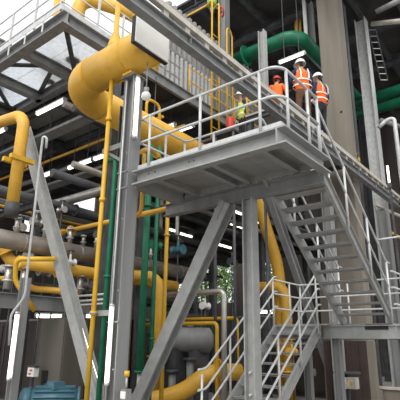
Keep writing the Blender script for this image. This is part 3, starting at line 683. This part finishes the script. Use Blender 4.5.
def fitting(x, y, z, h, r, label, group, m=SILV):
    t = thing('pipe_fitting', label, 'fitting', (x, y, z), group)
    MB().cyl((x, y, z), (x, y, z+h), r, 10).build('barrel', m, t); MB().cyl((x, y, z+h), (x, y, z+h+.03), r*1.5, 10).build('cap', RAILM, t); MB().cyl((x, y, z+h*.35), (x, y, z+h*.42), r*1.5, 10).build('collar', RAILM, t)
for x_, h_, r_, lab in ((5.2, .3, .06, 'short silver fitting on the big silver pipe nearest the left edge'), (5.9, .5, .05, 'tall silver fitting on the big silver pipe left of the long brace'), (6.6, .34, .06, 'stubby silver fitting on the big silver pipe right of the long brace'), (7.0, .24, .05, 'very short silver fitting on the big silver pipe below the yellow flanged line'),
                        (7.4, .42, .045, 'slim silver fitting on the big silver pipe left of the thin yellow riser'), (8.1, .3, .055, 'silver fitting on the big silver pipe just right of the thin yellow riser'), (9.4, .4, .05, 'silver fitting on the big silver pipe right of the duct column')):
    fitting(x_, YS, zc+.195, h_, r_, lab, 'fittings on the big silver pipe')
for x_, lab in ((4.95, 'leftmost upright silver filter under the wide yellow header'), (5.3, 'second upright silver filter from the left under the wide yellow header'), (6.3, 'upright silver filter under the yellow header left of the long brace'), (6.75, 'upright silver filter under the yellow header right behind the long brace'), (7.5, 'rightmost upright silver filter under the wide yellow header')):
    fitting(x_, 9.0, px(18, 262, Y=9.0).z-.58, .45, .075, lab, 'filters under the yellow header')
# ================================================================== MACHINERY AT GROUND LEVEL
# blue motor lower left
q = px(54, 402, d=8.6); t = thing('electric_motor', 'teal blue finned electric motor at the bottom left', 'motor', dn(q, 0))
ax = V((.78, -.62, 0)); A, B = q-ax*.42, q+ax*.42
MB().cyl(A, B, .24, 24).build('stator', BLUE, t)
for k in range(16):
    an = 2*math.pi*k/16; e = V((0, 0, 1))*math.cos(an)+ax.cross(V((0, 0, 1)))*math.sin(an)
    MB().bar(A+ax*.06+e*.26, B-ax*.06+e*.26, .012, .06, e).build('fin', BLUE, t)
MB().tube([A-ax*.2, A-ax*.15, A], [.17, .25, .27], 20).build('fan_cowl', BLUE, t); MB().cyl(B, B+ax*.05, .27, 20).build('end_shield', BLUE, t); MB().cyl(B+ax*.05, B+ax*.3, .04, 10).build('shaft', RAILM, t)
MB().box(q+V((-.12, -.12, .22)), q+V((.12, .12, .36))).build('terminal_box', BLUE, t)
MB().box((q.x-.45, q.y-.45, 0), (q.x+.45, q.y+.45, q.z-.2)).build('plinth', CONC, t)
# control cabinet
q = px(53, 350, d=10.4); zt = px(50, 318, d=10.4).z
t = thing('control_cabinet', 'tall grey control cabinet behind the long left brace', 'cabinet', dn(q, 0))
MB().box((q.x-.25, q.y-.75, .1), (q.x+.35, q.y+.35, zt)).build('body', CABM, t); MB().box((q.x-.25, q.y-.75, 0), (q.x+.35, q.y+.35, .1)).build('base', DSTEEL, t)
dr = MB().box((q.x-.27, q.y-.72, .14), (q.x-.25, q.y+.32, zt-.04)).build('door', CABM, t)
MB().box((q.x-.29, q.y-.3, .75), (q.x-.27, q.y-.1, 1.0)).build('window', BLK, dr); MB().tube([(q.x-.27, q.y-.2, .85), (q.x-.36, q.y-.2, .7), (q.x-.36, q.y-.45, .62), (q.x-.27, q.y-.6, .66)], .02, 8, .08).build('cable', BLK, dr)
q = px(33, 372, d=9.8); t = thing('switch_box', 'small white switch box with red marks beside the cabinet', 'box', dn(q, 0))
MB().box(q-V((.06, .12, .09)), q+V((.06, .12, .09))).build('body', WHT, t); MB().box(q-V((.07, .06, -.02)), q+V((-.06, .02, .05))).build('red_mark', RED, t); MB().box(q-V((.07, .02, .05)), q+V((-.06, .06, -.02))).build('red_mark', RED, t)
MB().box(q-V((.06, .14, -.09)), q+V((.06, .14, .13))).build('lid', DSTEEL, t); MB().bar(dn(q, 0), dn(q, q.z-.09), .06, .06, (1, 0, 0)).build('post', DSTEEL, t)
# brown bulk behind cabinet
def unit(label, q0, d, w, dp, h, m, cat='machine'):
    c = px(*q0, d=d); t = thing('machine_housing', label, cat, (c.x, c.y, 0))
    MB().box((c.x, c.y-w/2, .12), (c.x+dp, c.y+w/2, h)).build('housing', m, t); MB().box((c.x+.06, c.y-w/2+.06, 0), (c.x+dp-.06, c.y+w/2-.06, .12)).build('skid', DSTEEL, t)
    n = max(2, int(w/.6))
    for k in range(n): MB().box((c.x-.025, c.y-w/2+.04+k*w/n, .2), (c.x, c.y-w/2+(k+1)*w/n-.04, h-.1)).build('access_panel', m, t)
    MB().box((c.x-.02, c.y-w/2-.03, h), (c.x+dp, c.y+w/2+.03, h+.06)).build('lid', STEEL, t)
unit('long brown machine housing behind the control cabinet at left', (20, 350), 13.2, 3.4, 1.2, 2.15, CLAD)
unit('dark brown machine housing between the left brace and duct column', (92, 350), 12.8, 1.9, 1.2, 2.2, CLAD)
unit('low brown machine housing under the lower stairs', (300, 380), 15.0, 2.2, 1.2, 1.5, CLAD)
unit('dark machine housing behind the yellow offset pipe', (150, 350), 14.6, 2.0, 1.5, 1.9, DSTEEL)
unit('dark machine housing below the leafy gap', (232, 350), 16.5, 2.6, 1.5, 2.5, DSTEEL)
# tank
q = px(196, 352, d=11.6); t = thing('storage_tank', 'dull grey horizontal tank on saddles behind the thin yellow lines', 'tank', dn(q, 0))
z = px(196, 340, d=11.6).z
MB().tube([(q.x-.55, q.y+.85, z), (q.x-.4, q.y+.75, z), (q.x-.3, q.y+.68, z), (q.x+.3, q.y-.2, z), (q.x+.4, q.y-.3, z)], [.16, .28, .31, .31, .08], 22).build('shell', STEEL, t)
for f in (.25, .75): c = V((q.x-.3, q.y+.68, 0)).lerp(V((q.x+.3, q.y-.2, 0)), f); MB().box((c.x-.25, c.y-.12, 0), (c.x+.25, c.y+.12, z-.22)).build('saddle', DSTEEL, t)
MB().cyl((q.x, q.y+.2, z+.28), (q.x, q.y+.2, z+.45), .08, 12).build('nozzle', STEEL, t)
for x_, y_, lab in ((172, 384, 'short silver pump column left of the yellow offset pipe'), (190, 372, 'taller silver pump column under the grey tank')):
    q = px(x_, y_, d=10.95); t = thing('pump_column', lab, 'pump', dn(q, 0))
    MB().cyl(dn(q, .05), dn(q, q.z+.25), .09, 16).build('barrel', STEEL, t); MB().cyl(dn(q, q.z+.25), dn(q, q.z+.32), .16, 16).build('flange', DSTEEL, t); MB().cyl(dn(q, 0), dn(q, .05), .2, 16).build('base', DSTEEL, t)
# right bottom: boxes, panels
t = thing('terminal_boxes', 'pair of beige terminal boxes on a stand under the landing', 'box', dn(px(346, 385, d=11.2), 0))
for x_ in (341, 353):
    q = px(x_, 383, d=11.2); b = MB().box(q-V((.11, .11, .13)), q+V((.11, .11, .13))).build('box', BEIGE, t); MB().box(q-V((.12, .02, .05)), q+V((-.1, .04, .02))).build('badge', YEL2, b)
q = px(347, 377, d=11.3); MB().bar(q+V((-.2, .25, .1)), q+V((.2, -.25, .1)), .2, .05).build('shelf', DSTEEL, t); MB().bar(dn(q, 0)+V((.1, .05, 0)), q+V((.1, .05, .1)), .1, .1, (1, 0, 0)).build('stand', DSTEEL, t)
t = thing('panel_wall', 'dark red-brown panels standing behind the terminal boxes', 'panel', dn(px(352, 370, d=12.6), 0))
for k in range(5): q = px(330+8.2*k, 370, d=12.6-.06*k); MB().box((q.x, q.y-.13, 0), (q.x+.08, q.y+.13, 1.72)).build('panel', BROWN, t)
t = thing('concrete_pier', 'narrow tan concrete pier right of the dark red-brown panels', 'pier', dn(px(371, 370, d=12.4), 0))
q = px(372, 370, d=12.4); MB().box((q.x-.12, q.y-.12, 0), (q.x+.1, q.y+.1, 1.72)).build('shaft', CONC, t); MB().box((q.x-.16, q.y-.14, 0), (q.x+.16, q.y+.12, .25)).build('foot', CONC, t)
t = thing('concrete_kerb', 'low beige concrete kerb at the bottom right corner', 'kerb', dn(px(392, 396, d=13), 0))
q = px(376, 396, d=13.2); MB().box((q.x, q.y-1.6, 0), (q.x+.35, q.y, .42)).build('kerb', CONC, t); MB().box((q.x-.05, q.y-1.62, .42), (q.x+.4, q.y+.02, .47)).build('coping', BEIGE, t)
t = thing('warning_lamp', 'small glowing orange lamp at the right edge', 'lamp', dn(px(397, 367, d=14.4), 0))
q = px(397.5, 366, d=14.4); MB().cyl(q-V((0, 0, .05)), q+V((0, 0, .07)), .07, 12).build('lens', ORL, t); MB().cyl(q-V((0, 0, .1)), q-V((0, 0, .05)), .09, 12).build('base', DSTEEL, t); MB().cyl(dn(q, 0), q-V((0, 0, .1)), .03, 8).build('pole', DSTEEL, t)
t = thing('wall_lamp', 'slim upright lamp with a white tube at the right of the stairs', 'lamp', px(388, 190, d=15))
q = px(388.5, 176, d=15); MB().cyl(q-V((0, 0, .25)), q+V((0, 0, .35)), .035, 10).build('tube', LAMP, t); MB().box(q-V((.06, .06, .42)), q+V((.06, .06, -.25))).build('holder', DSTEEL, t); MB().bar(dn(q, 0)+V((0, 0, 0)), q-V((0, 0, .42)), .06, .06, (1, 0, 0)).build('post', DSTEEL, t)

# ================================================================== PIPE RACKS (background)
def rack(label, x0, x1, y0, y1, zs, legs):
    t = thing('pipe_rack', label, 'rack', (x0, y0, 0))
    for x, y in legs: MB().ibeam((x, y, 0), (x, y, max(zs)+.3), .18, .18, .014, (0, 1, 0)).build('leg', DSTEEL, t)
    for z in zs:
        for x in sorted({l[0] for l in legs}): MB().ibeam((x, y0, z), (x, y1, z), .14, .18).build('cross_beam', DSTEEL, t)
    return t
rack('dark pipe rack standing behind the big silver pipe', 6, 14, 10.2, 13, (2.75, 3.9, 4.95), [(x, y) for x in (6.2, 8.9, 13.6) for y in (10.3, 12.9)])
mats = {'dull silver': SILV2, 'grey': STEEL, 'bright silver': SILV, 'rusty brown': CLAD, 'ochre': YEL, 'black': DSTEEL, 'white': WHT}
TIERS = (('bottom', 2.75, 'black:.09 grey:.04 dull silver:.07 rusty brown:.12 black:.05 grey:.08 dull silver:.04'),
         ('middle', 3.9, 'rusty brown:.06 grey:.05 black:.1 bright silver:.05 ochre:.045 dull silver:.08 black:.05 grey:.09'),
         ('top', 4.95, 'black:.11 rusty brown:.06 grey:.05 dull silver:.07 ochre:.04 black:.06 bright silver:.04 grey:.08'))
for tn, z, spec in TIERS:
    import re
    y = 10.45
    for cn, rr in re.findall(r'([a-z ]+):([.0-9]+)', spec):
        cn = cn.strip(); r = float(rr); sz = 'thin' if r <= .05 else 'medium' if r <= .08 else 'thick'
        pipe('rack_pipe', '%s %s pipe on the %s tier of the dark rack' % (sz, cn, tn), [(1.5+random.random()*3, y+r, z+.09+r), (13.8+random.random()*1.2, y+r, z+.09+r)], r, mats[cn], 0, 10, ((0, random.uniform(.2, .4)), (0, random.uniform(.45, .6))), group='pipes on the dark rack')
        y += 2*r+.14
# grey tray beam lower left and three thin pipes
b = MB().ibeam(px(-12, 299, Y=8.9), V((7.5, 8.9, px(-12, 299, Y=8.9).z)), .16, .3); tag(b.build('support_beam', STEEL), 'grey beam across the left edge below the yellow hooked pipe', 'beam')
for i, (dy, w) in enumerate((('top', 0), ('middle', 5), ('bottom', 9))):
    a = px(44, 299+w, X=6.3); b = px(118, 293+w, X=6.3)
    pipe('thin_pipe', '%s of three thin pale pipes left of the duct column' % dy, [(6.3, a.y, (a.z+b.z)/2), (6.3, b.y-.2, (a.z+b.z)/2)], .022, RAILM, 0, 8)
# cable trays and lines under the upper floor
for i, (q, z, lab) in enumerate((((0, 150, 110, 110), 8.0, 'cable tray under the dark floor left of the duct bend'), ((20, 195, 110, 165), 7.4, 'lower cable tray under the dark floor by the silver elbow'))):
    a, b = px(q[0], q[1], Z=z), px(q[2], q[3], Z=z); x = (a.x+b.x)/2
    t = thing('cable_tray', lab, 'cable tray', (x, 12, z)); MB().box((x, 8.6, z), (x+.4, 19, z+.02)).build('tray_floor', STEEL, t)
    for s_ in (0, .4): MB().box((x+s_-.01, 8.6, z), (x+s_+.01, 19, z+.1)).build('tray_side', STEEL, t)
    for y_ in (9.5, 12.5, 15.5): MB().bar((x+.2, y_, z), (x+.2, y_, 8.78), .03, .03, (1, 0, 0)).build('hanger', DSTEEL, t)
for i, (x, z, m, r, lab) in enumerate(((9.0, 8.1, YEL, .05, 'yellow line under the dark floor nearest the duct'), (9.3, 7.7, STEEL, .09, 'grey line under the dark floor beside the yellow line'), (10.0, 8.2, YEL, .05, 'farther yellow line under the dark floor'))):
    pipe('overhead_pipe', lab, [(x, 8.7, z), (x, 22, z)], r, m, 0, 10)
for i, (y, z, m, r, lab) in enumerate(((9.6, 7.6, DSTEEL, .11, 'dark line running behind the yellow duct'), (10.1, 7.9, SILV2, .1, 'silver line running behind the yellow duct'), (9.4, 5.93, SILV2, .09, 'dull silver line below the low soffit'), (10.3, 5.90, DSTEEL, .12, 'dark line below the low soffit'), (13.3, 5.75, CLAD, .16, 'brown duct below the low soffit'))):
    pipe('overhead_pipe', lab, [(6.5, y, z), (20, y, z)], r, m, 0, 10)
# hangers grey pipes seen right of column under platform
for i, (x_, y0, y1, lab) in enumerate(((178, 198, 240, 'thin silver drop pipe left of the bright brace top'), (162, 198, 232, 'silver hooked drop pipe between green and yellow risers'), (268, 240, 300, 'thin dark drop pipe right of the platform post'))):
    dd = (15.5, 15.9, 18.6)[i]; q = px(x_, y0, d=dd); zb = px(x_, y1, d=dd).z; pipe('drop_pipe', lab, [dn(q, 8.76 if i < 2 else 6.42), dn(q, zb), dn(q, zb)+V((.6, .3, 0))], .065, (SILV, SILV2, DSTEEL)[i], .15, 10)
# upper-right interior: braces, pipes
for i, (q, d, m, r, lab) in enumerate((((268, 20, 300, 6), 21, DSTEEL, .14, 'dark duct crossing under the roof above the green pipe'), ((262, 52, 285, 30), 22, BEIGE, .1, 'beige line under the roof left of the green bend'), ((295, 11, 297, 45), 20, YEL, .06, 'left of two yellow drops behind the green bend'), ((299, 11, 301, 45), 20, YEL, .06, 'right of two yellow drops behind the green bend'),
                                           ((380, 120, 404, 128), 18, STEEL, .09, 'grey line crossing behind the gooseneck pipe'), ((376, 240, 404, 236), 14, RAILM, .03, 'thin rail at the right edge beyond the stairs'), ((376, 205, 404, 218), 17, BEIGE, .06, 'beige line below the girder at the right edge'), ((378, 225, 404, 240), 18, YEL, .05, 'ochre line below the girder at the right edge'))):
    pipe('background_pipe', lab, [px(q[0], q[1], d=d), px(q[2], q[3], d=d)], r, m, 0, 10)
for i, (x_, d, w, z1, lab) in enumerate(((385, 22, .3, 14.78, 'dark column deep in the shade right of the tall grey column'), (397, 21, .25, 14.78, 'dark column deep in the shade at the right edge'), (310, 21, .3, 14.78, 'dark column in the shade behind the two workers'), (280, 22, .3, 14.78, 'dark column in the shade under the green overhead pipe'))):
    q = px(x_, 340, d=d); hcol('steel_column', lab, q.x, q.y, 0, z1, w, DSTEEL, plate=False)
# diagonal ribbed bracing at upper right (dark ladder-like cable run)
t = thing('cable_ladder', 'dark cable ladder hanging right of the tall grey column', 'cable tray', px(374, 60, d=19.5))
A_, B_ = px(372, 30, d=19.6), px(384, 80, d=19.6)
for o_ in (-.16, .16): MB().bar(A_+RT*o_, B_+RT*o_, .03, .06, FW).build('side_rail', DSTEEL, t)
for k in range(9): c = A_.lerp(B_, k/8); MB().bar(c-RT*.16, c+RT*.16, .03, .03).build('rung', SILV, t)

# ================================================================== WORKERS
def skin_mesh(name, verts, edges, m, root=0, sub=1):
    """verts: (pos, radius) ; grown with a Skin modifier and baked to a mesh"""
    me = bpy.data.meshes.new(name); me.from_pydata([v[0] for v in verts], edges, [])
    o = bpy.data.objects.new(name+'_skeleton', me); COL.objects.link(o)
    md = o.modifiers.new('skin', 'SKIN'); md.use_smooth_shade = True
    for i, v in enumerate(verts):
        r = v[1]; sv = me.skin_vertices[0].data[i]; sv.radius = r if isinstance(r, tuple) else (r, r); sv.use_root = (i == root)
    sb_ = o.modifiers.new('sub', 'SUBSURF'); sb_.levels = sub; sb_.render_levels = sub
    dg = bpy.context.evaluated_depsgraph_get(); out = bpy.data.meshes.new_from_object(o.evaluated_get(dg))
    bpy.data.objects.remove(o); bpy.data.meshes.remove(me)
    out.name = name; out.materials.clear(); out.materials.append(m)
    for p in out.polygons: p.use_smooth = True; p.material_index = 0
    return out
def person(label, loc, head, H, jm, sm_, tm, hm, armpose, lean=0., tapes=True):
    """local frame: x right, y forward, z up; 1.75 m figure scaled to H"""
    s = H/1.75; loc = V(loc); ROT = Matrix.Rotation(head, 3, 'Z')
    t = thing('person', label, 'person', loc, 'workers')
    def L(p):
        p = V(p); k = max(0, p.z-.95); return ROT @ (V((p.x, p.y+lean*k, p.z))*s)
    def put(name, me, parent=t): o = link(name, me, loc, parent); o.location = (0, 0, 0) if parent is t else loc-WORLD[parent.name]; return o
    arms = armpose                       # per side: elbow, wrist, hand direction
    J = []; E_ = []
    def v(p, r): J.append((L(p), r*s if not isinstance(r, tuple) else (r[0]*s, r[1]*s))); return len(J)-1
    pel = v((0, 0, .95), (.14, .11)); wa = v((0, .01, 1.12), (.125, .10)); ch = v((0, 0, 1.32), (.15, .11)); nb_ = v((0, 0, 1.46), .07); nk = v((0, .015, 1.52), .055); hd = v((0, .03, 1.63), (.075, .09)); tp = v((0, .025, 1.71), (.065, .08))
    E_ += [(pel, wa), (wa, ch), (ch, nb_), (nb_, nk), (nk, hd), (hd, tp)]
    for sgn, (el, wr, hdv) in ((-1, arms[0]), (1, arms[1])):
        sh = v((sgn*.19, 0, 1.41), .062); e_ = v(el, .045); w_ = v(wr, .028); pm = v(V(wr)+V(hdv)*.06, (.036, .02))
        E_ += [(ch, sh), (sh, e_), (e_, w_), (w_, pm)]
        side = V(hdv).cross(V((0, 0, 1))).normalized()
        for k, ln in enumerate((.075, .085, .08, .065)):
            b0 = V(wr)+V(hdv)*.075+side*((k-1.5)*.02); a1 = v(b0, .0085); a2 = v(b0+V(hdv)*ln*.5-V((0, 0, .008)), .008); a3 = v(b0+V(hdv)*ln*.85-V((0, 0, .03)), .0065)
            E_ += [(pm, a1), (a1, a2), (a2, a3)]
        tb = V(wr)+V(hdv)*.03-side*sgn*.03; a1 = v(tb, .0095); a2 = v(tb+V(hdv)*.04-side*sgn*.025, .0085); E_ += [(w_, a1), (a1, a2)]
    for sgn in (-1, 1):
        hp = v((sgn*.10, 0, .90), .085); kn = v((sgn*.11, .03, .50), .055); an = v((sgn*.11, -.01, .09), .04); to = v((sgn*.12, .15, .04), (.04, .03))
        E_ += [(pel, hp), (hp, kn), (kn, an), (an, to)]
    body = put('body', skin_mesh('body', J, E_, SKIN))
    # jacket
    J = []; E_ = []
    a = v((0, 0, .80), (.21, .155)); b = v((0, .005, 1.0), (.205, .155)); c = v((0, .01, 1.15), (.20, .15)); d = v((0, 0, 1.33), (.21, .15)); e = v((0, 0, 1.47), (.10, .09)); E_ += [(a, b), (b, c), (c, d), (d, e)]
    put('vest', skin_mesh('vest', J, E_, jm))
    if tapes:
        for z_, rx, ry_ in ((.98, .235, .18), (1.13, .23, .178)):
            ring = MB(); n = 20; vs_ = []
            for zz in (-.016, .016):
                for k in range(n): an_ = 2*math.pi*k/n; vs_.append(L((rx*math.cos(an_), ry_*math.sin(an_)+.005, z_+zz)))
            ring.add(vs_, [[k, (k+1) % n, n+(k+1) % n, n+k] for k in range(n)], True)
            ring.v = [p+loc for p in ring.v]; ring.build('reflective_band', REFL, t)
        for sx_ in (-.1, .1):
            ring = MB(); vs_ = [L((sx_+o_, yy, zz)) for o_ in (-.016, .016) for yy, zz in ((-.178, 1.14), (-.185, 1.3), (-.13, 1.44), (0, 1.53), (.13, 1.44), (.185, 1.3), (.178, 1.14))]
            ring.add(vs_, [[k, k+1, 8+k, 7+k] for k in range(6)], True); ring.v = [p+loc for p in ring.v]; ring.build('shoulder_tape', REFL, t)
    for sgn, (el, wr, hdv) in ((-1, arms[0]), (1, arms[1])):
        J = []; E_ = []; z0 = v((sgn*.08, 0, 1.42), .085); z1 = v((sgn*.2, 0, 1.4), .078); z2 = v(el, .06); z3 = v(V(el).lerp(V(wr), .95), .045); E_ += [(z0, z1), (z1, z2), (z2, z3)]
        put('sleeve', skin_mesh('sleeve', J, E_, sm_))
    J = []; E_ = []; a = v((0, 0, .99), (.155, .125)); b = v((0, 0, .88), (.16, .125)); E_.append((a, b))
    for sgn in (-1, 1):
        h1 = v((sgn*.10, 0, .78), .10); k1 = v((sgn*.11, .03, .50), .075); f1 = v((sgn*.11, -.01, .1), .065); E_ += [(b, h1), (h1, k1), (k1, f1)]
    put('trousers', skin_mesh('trousers', J, E_, tm))
    for sgn in (-1, 1):
        J = []; E_ = []; a = v((sgn*.11, -.01, .16), .055); b = v((sgn*.11, -.02, .06), (.055, .055)); c = v((sgn*.12, .08, .05), (.05, .045)); d = v((sgn*.12, .17, .042), (.045, .035)); E_ += [(a, b), (b, c), (c, d)]
        put('boot', skin_mesh('boot', J, E_, BLK))
    hc = L((0, .03, 1.665))+loc
    h = MB().ball(hc, .125*s, 18, 7, .0, (1, 1.12, 1.1)); h.v = [hc+ROT @ (p-hc) for p in h.v]; ho = h.build('helmet', hm, t)
    br = MB(); n = 20; fr = V((0, .03, 1.665))
    vs_ = [L(fr+V((math.cos(2*math.pi*k/n)*q, math.sin(2*math.pi*k/n)*q*1.12+(.045 if (math.sin(2*math.pi*k/n) > .2 and q > .13) else 0), zz)))+loc for q, zz in ((.125, .0), (.14, -.010), (.14, -.018), (.125, -.01)) for k in range(n)]
    br.add(vs_, [[j*n+k, j*n+(k+1) % n, ((j+1) % 4)*n+(k+1) % n, ((j+1) % 4)*n+k] for j in range(4) for k in range(n)], True); br.build('brim', hm, ho)
    # face: nose, eyes, mouth, ears, hair at the nape
    f = MB()
    f.ball(L((0, .125, 1.6))+loc, .016*s, 8, 6).build('nose', SKIN, t)
    for sgn in (-1, 1):
        MB().ball(L((sgn*.03, .108, 1.628))+loc, .011*s, 8, 6).build('eye', WHT, t); MB().ball(L((sgn*.03, .116, 1.628))+loc, .006*s, 8, 5).build('pupil', BLK, t)
        MB().ball(L((sgn*.08, .02, 1.61))+loc, .024*s, 8, 6, -1, (.5, .8, 1.3)).build('ear', SKIN, t)
    MB().ball(L((0, .108, 1.565))+loc, .02*s, 10, 6, -1, (1.2, .4, .35)).build('mouth', RED, t)
    MB().ball(L((0, -.035, 1.61))+loc, .07*s, 12, 8, -1, (1, .6, .9)).build('hair', HAIR, t)
    return t
RAILHOLD = (((-.27, .06, 1.14), (-.2, .30, 1.06), V((0, .95, .3)).normalized()), ((.27, .06, 1.14), (.2, .30, 1.06), V((0, .95, .3)).normalized()))
DOWN = (((-.26, -.03, 1.13), (-.27, .1, .9), V((0, .35, -.94)).normalized()), ((.26, -.03, 1.13), (.27, .1, .9), V((0, .35, -.94)).normalized()))
POINT = (((-.26, -.02, 1.13), (-.25, .15, .93), V((0, .5, -.85)).normalized()), ((.28, .12, 1.18), (.2, .36, 1.22), V((-.2, .95, .1)).normalized()))
def stand(x, y, z, yy): q = px(x, y, Y=yy); return V((q.x, yy, z))
w1 = stand(301, 60, 7.08, 4.68); w2 = stand(318, 70, 7.08, 4.62); w3 = stand(276, 80, 7.08, 5.3)
person('worker in orange vest, white helmet and brown trousers seen from behind, left of the pair', w1, math.radians(-40), 1.96, ORNG, NAVY, TROU, WHT, RAILHOLD, .05)
person('worker in orange vest over navy sleeves and white helmet close to the concrete column', w2, math.radians(-15), 1.97, ORNG, NAVY, DTROU, WHT, DOWN, .0)
person('worker with red helmet in plain orange overalls partly behind the girder', w3, math.radians(-75), 1.54, ORNG, ORNG, ORNG, RED, POINT, .12, False)
w4 = px(243, 107, Y=6.85)
t = thing('scaffold_stage', 'small dark stage carrying the lime-vested worker behind the platform rail', 'platform', (w4.x, 6.85, 0))
z4 = w4.z-1.25
MB().box((w4.x-1.1, 6.45, z4-.06), (w4.x+.6, 7.15, z4)).build('deck', DSTEEL, t)
for x_, y_ in ((-1.05, 6.5), (.55, 6.5), (-1.05, 7.1), (.55, 7.1)): MB().cyl((w4.x+x_, y_, 0), (w4.x+x_, y_, z4-.06), .04, 8).build('leg', DSTEEL, t)
person('worker in lime yellow vest and white helmet seen low through the platform rails', (w4.x, 6.85, z4), math.radians(60), 1.7, LIMEV, NAVY, DTROU, WHT, DOWN, .1)
t = thing('fire_extinguisher', 'red extinguisher beside the lime-vested worker', 'extinguisher', (w4.x-.8, 6.8, z4))
q = V((w4.x-.75, 6.8, z4)); MB().tube([q, q+V((0, 0, .02)), q+V((0, 0, .5)), q+V((0, 0, .6))], [.09, .11, .11, .04], 14).build('cylinder', RED, t); MB().cyl(q+V((0, 0, .6)), q+V((0, 0, .66)), .03, 8).build('valve_head', BLK, t); MB().tube([q+V((0, 0, .63)), q+V((.14, 0, .6)), q+V((.14, 0, .2))], .015, 6, .08).build('hose', BLK, t)

# ================================================================== TREES BEYOND
def tree(label, x, y, h, rx, n, seed):
    rnd = random.Random(seed); t = thing('tree', label, 'tree', (x, y, 0), 'trees beyond the plant')
    MB().tube([(x, y, 0), (x+.15, y, h*.35), (x, y+.2, h*.7)], [.28, .2, .08], 8).build('trunk', BARK, t)
    for k in range(5):
        a = rnd.random()*6.28; MB().tube([(x, y, h*(.35+.07*k)), (x+math.cos(a)*rx*.6, y+math.sin(a)*rx*.6, h*(.5+.08*k))], [.09, .03], 6).build('branch', BARK, t)
    crown = MB()
    for i in range(n):
        u = V((rnd.gauss(0, 1), rnd.gauss(0, 1), rnd.gauss(0, 1))).normalized()*rnd.random()**.35
        c = V((x+u.x*rx, y+u.y*rx, h*.58+u.z*h*.42)); a = V((rnd.gauss(0, 1), rnd.gauss(0, 1), rnd.gauss(0, .6))).normalized(); b = a.orthogonal().normalized(); s = rnd.uniform(.14, .3)
        crown.add([c-a*s, c+b*s*.45, c+a*s, c-b*s*.45], [(0, 1, 2, 3)], mi=rnd.choice((0, 0, 1, 1, 2)))
    o = crown.build('foliage', LEAF, t); o['kind'] = 'stuff'
for i, (x_, d, h, r, lab) in enumerate(((206, 42, 12, 3.0, 'leafy tree seen through the gap left of the platform post'), (226, 50, 14, 3.2, 'paler tree just left of the platform post'), (270, 43, 12.5, 2.4, 'leafy tree right of the platform post behind the yellow elbow'), (66, 42, 8.0, 2.6, 'low tree under the bright window gap at left'))):
    q = px(x_, 330, d=d); tree(lab, q.x, q.y, h, r, 2600, 20+i)
